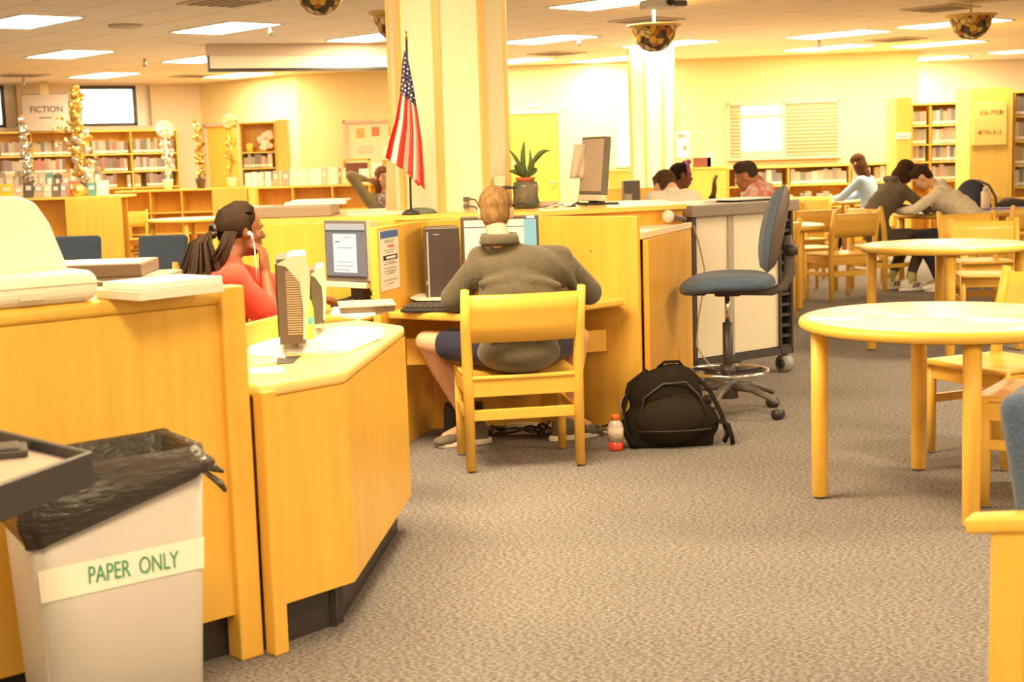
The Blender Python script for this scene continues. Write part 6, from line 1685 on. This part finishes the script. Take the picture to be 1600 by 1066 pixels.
# ---- students further away
def seated(label, x, y, face_deg, hz=1.17, lean=.10, arms='table', shirt=None, pants=None, hair=None, skin='light', look=-.3, **k):
    """simple seated pose facing face_deg (0 = away from the camera, 90 = left)"""
    a = math.radians(face_deg); f = V((-math.sin(a), math.cos(a), 0)); r = V((f.y, -f.x, 0)); o = V((x, y, 0))
    W = lambda rr, ff, zz: o + r * rr + f * ff + V((0, 0, zz))
    hf = k.pop('headf', lean + .10); shd = k.pop('shd', .21); ft = k.pop('foot', .42)
    J = dict(pelvis=W(0, 0, .53), neck=W(0, lean + .02, hz - shd + .07), head=W(0, hf, hz), R=frame((f + V((0, 0, look)))), arch=-f * k.pop('hunch', .05),
             sh=[W(-.17, lean, hz - shd), W(.17, lean, hz - shd)], hip=[W(-.09, .05, .52), W(.09, .05, .52)], knee=[W(-.13, .42, .53), W(.13, .42, .53)],
             ankle=[W(-.12, ft - .02, .09), W(.12, ft + .04, .09)], toe=[W(-.13, ft + .16, .03), W(.13, ft + .22, .03)])
    if arms == 'table':
        J['el'] = [W(-.26, lean + .20, .80), W(.26, lean + .20, .80)]; J['wr'] = [W(-.08, lean + .38, .78), W(.08, lean + .36, .78)]
        J['hand'] = [(r * .7 + f, V((0, 0, 1)), 1, .5), (-r * .7 + f, V((0, 0, 1)), -1, .5)]
    elif arms == 'raised':
        J['el'] = [W(-.26, lean + .20, .80), W(.25, lean + .22, .82)]; J['wr'] = [W(-.08, lean + .38, .78), W(.26, lean + .30, 1.08)]
        J['hand'] = [(r * .7 + f, V((0, 0, 1)), 1, .5), (V((0, 0, 1)), -f, -1, .4)]
    elif arms == 'behind':
        J['el'] = [W(-.34, -.02 + lean, hz + .04), W(.34, -.02 + lean, hz + .04)]; J['wr'] = [W(-.12, hf - .10, hz - .02), W(.12, hf - .10, hz - .02)]
        J['hand'] = [(r, -f, 1, .5), (-r, -f, -1, .5)]
    return person(label, J, shirt, pants, hair, skin, k.pop('voxel', .014), **k), J
BR = lambda n, c: fabric(n, c, bump=.8, bs=90, var=.45, vs=40)
p = Q(1398, 370, 13.95)
seated('student with a brown bob in a grey sweatshirt slumped over the middle table', p.x - .14, 13.95, -72, 1.15, .14, 'table', fabric('grey_sweat', (.13, .108, .08)), fabric('grey_trousers', (.10, .085, .07)), BR('hair_brown', (.075, .034, .016)), 'light', look=-.9, haircut='bob', hoodie=True, leg=.88, shoes=(mat('shoe_white', (.85, .82, .76), .6), mat('sole_white', (.88, .86, .8), .6), BLACK, mat('sock_lime', (.55, .6, .22), .8), .25), headf=.27, hunch=.12, shd=.16, foot=.2)
p = Q(1500, 370, 13.7)
seated('student in a cream sweatshirt bent far over the middle table, head down', p.x + .06, 13.75, 68, 1.10, .24, 'table', fabric('cream_sweat', (.74, .68, .56)), fabric('navy_trousers', (.03, .03, .05)), BR('hair_dark_brown', (.06, .032, .016)), 'light', look=-.9, haircut='short', hoodie=True, leg=.95, shoes=(mat('shoe_white', (0, 0, 0)), mat('sole_white', (0, 0, 0))), headf=.40, hunch=.14, fat=1.1, shd=.15, foot=.2)
p = Q(1364, 300, 17.6)
seated('student with long brown hair in a light blue top near the low shelves', p.x, 17.8, 55, 1.21, .05, 'table', fabric('blue_top', (.35, .52, .78)), fabric('dark_jeans', (0, 0, 0)), BR('hair_auburn', (.12, .05, .02)), 'light', haircut='long', face=True, leg=.9)
p = Q(1047, 300, 10.2)
seated('boy with brown hair and a white shirt, seen from behind over the rolling counter', p.x + .07, 10.2, 25, 1.17, .10, 'table', fabric('white_shirt', (.82, .78, .68)), fabric('dark_jeans', (0, 0, 0)), BR('hair_chestnut', (.11, .058, .022)), 'light', look=-.5, leg=.9, headf=.20, shd=.08)
p = Q(1066, 300, 12.3)
g2, J2 = seated('girl with a colourful headband raising one hand, beyond the rolling counter', p.x - .14, 12.45, -75, 1.21, .06, 'raised', fabric('dark_top', (.05, .04, .045)), fabric('dark_jeans', (0, 0, 0)), mat('hair_black', (0, 0, 0)), 'dark', look=-.05, haircut='pulled', leg=.9, sleeve=.9)
R = J2['R']; c = J2['head'] - V(g2.location)
mb = MB()
for sgn in (-1, 1): pass
mb.tube([c + R @ V((.088 * math.cos(a), .035 - .03 * math.sin(a) * 0, .035 + .092 * math.sin(a))) for a in [PI * k / 12 for k in range(-1, 14)]], .020, 8, squash=.7)
mb.ell(c + R @ V((0, .06, .125)), (.04, .03, .025), R, 10, 8)
mb.obj('headband', mat('headband_print', (.55, .10, .14), .8, col2=(.12, .10, .25), vscale=35), g2)
p = Q(1188, 300, 11.8)
seated('boy with a fade haircut and a pink floral shirt, right of the rolling counter papers', p.x + .10, 11.8, 62, 1.20, .10, 'table', mat('floral_shirt', (.84, .62, .52), .9, col2=(.62, .16, .16), vscale=16), fabric('dark_jeans', (0, 0, 0)), mat('hair_black2', (.05, .028, .018), .9, bump=.5, bscale=90), 'mid', look=-.3, haircut='fade', leg=.9, headf=.22, shd=.11)
p = Q(600, 300, 14.6)
wm, wJ = seated('woman in a patterned top and olive cardigan, hands behind her head, beyond the flag', p.x, 14.6, 205, 1.25, -.02, 'behind', fabric('olive_cardigan', (.30, .25, .13)), fabric('dark_jeans', (0, 0, 0)), BR('hair_ginger', (.24, .09, .025)), 'light', look=.05, haircut='long', leg=.9, sleeve=.9, headf=.0, extra=None)
mb = MB(); ft_ = V((math.sin(math.radians(-205)), -abs(math.cos(math.radians(205))), 0))
fw = V((-math.sin(math.radians(205)), math.cos(math.radians(205)), 0)); ax_ = V((fw.y, -fw.x, 0))
Rw = Matrix((ax_, fw, V((0, 0, 1)))).transposed(); cw = (wJ['sh'][0] + wJ['sh'][1]) / 2
mb.ell(cw + fw * .045 + V((0, 0, -.05)), (.12, .105, .12), Rw); mb.ell(cw + fw * .055 + V((0, 0, -.22)), (.125, .12, .20), Rw)
remesh(mb, 'patterned_top', mat('patterned_top', (.60, .46, .42), .9, col2=(.13, .09, .12), vscale=26), wm, .014, 3)
for (pp, a_, l_) in ((Q(1364, 300, 17.6), 55, 'wooden chair beneath the student in the light blue top'), (Q(1047, 300, 10.2), 25, 'wooden chair beneath the boy in the white shirt'), (Q(1066, 300, 12.3), -75, 'wooden chair beneath the girl with the headband'), (Q(1188, 300, 11.8), 62, 'wooden chair beneath the boy in the pink floral shirt'), (Q(600, 300, 14.6), 205, 'wooden chair beneath the woman with her hands behind her head')):
    place_chair(pp.x, pp.y + .05, a_, l_)
q = Q(1109, 288, 11.9)
o = MB().box((0, 0, .10), (.18, .012, .14), rx=-.25).box((0, -.09, .012), (.19, .16, .015)).obj('tablet', mat('tablet_dark', (.12, .09, .07), .4)); o.location = (pT.x - .02, pT.y - .15, .742); tag(o, 'small dark tablet computer on the table between the three students', 'tablet')
o = MB().box((0, 0, .004), (.30, .22, .008), rz=.3).obj('open_book', WHITE); o.location = (pT.x - .34, pT.y - .32, .742); tag(o, 'white papers on the table in front of the boy in the white shirt', 'paper')
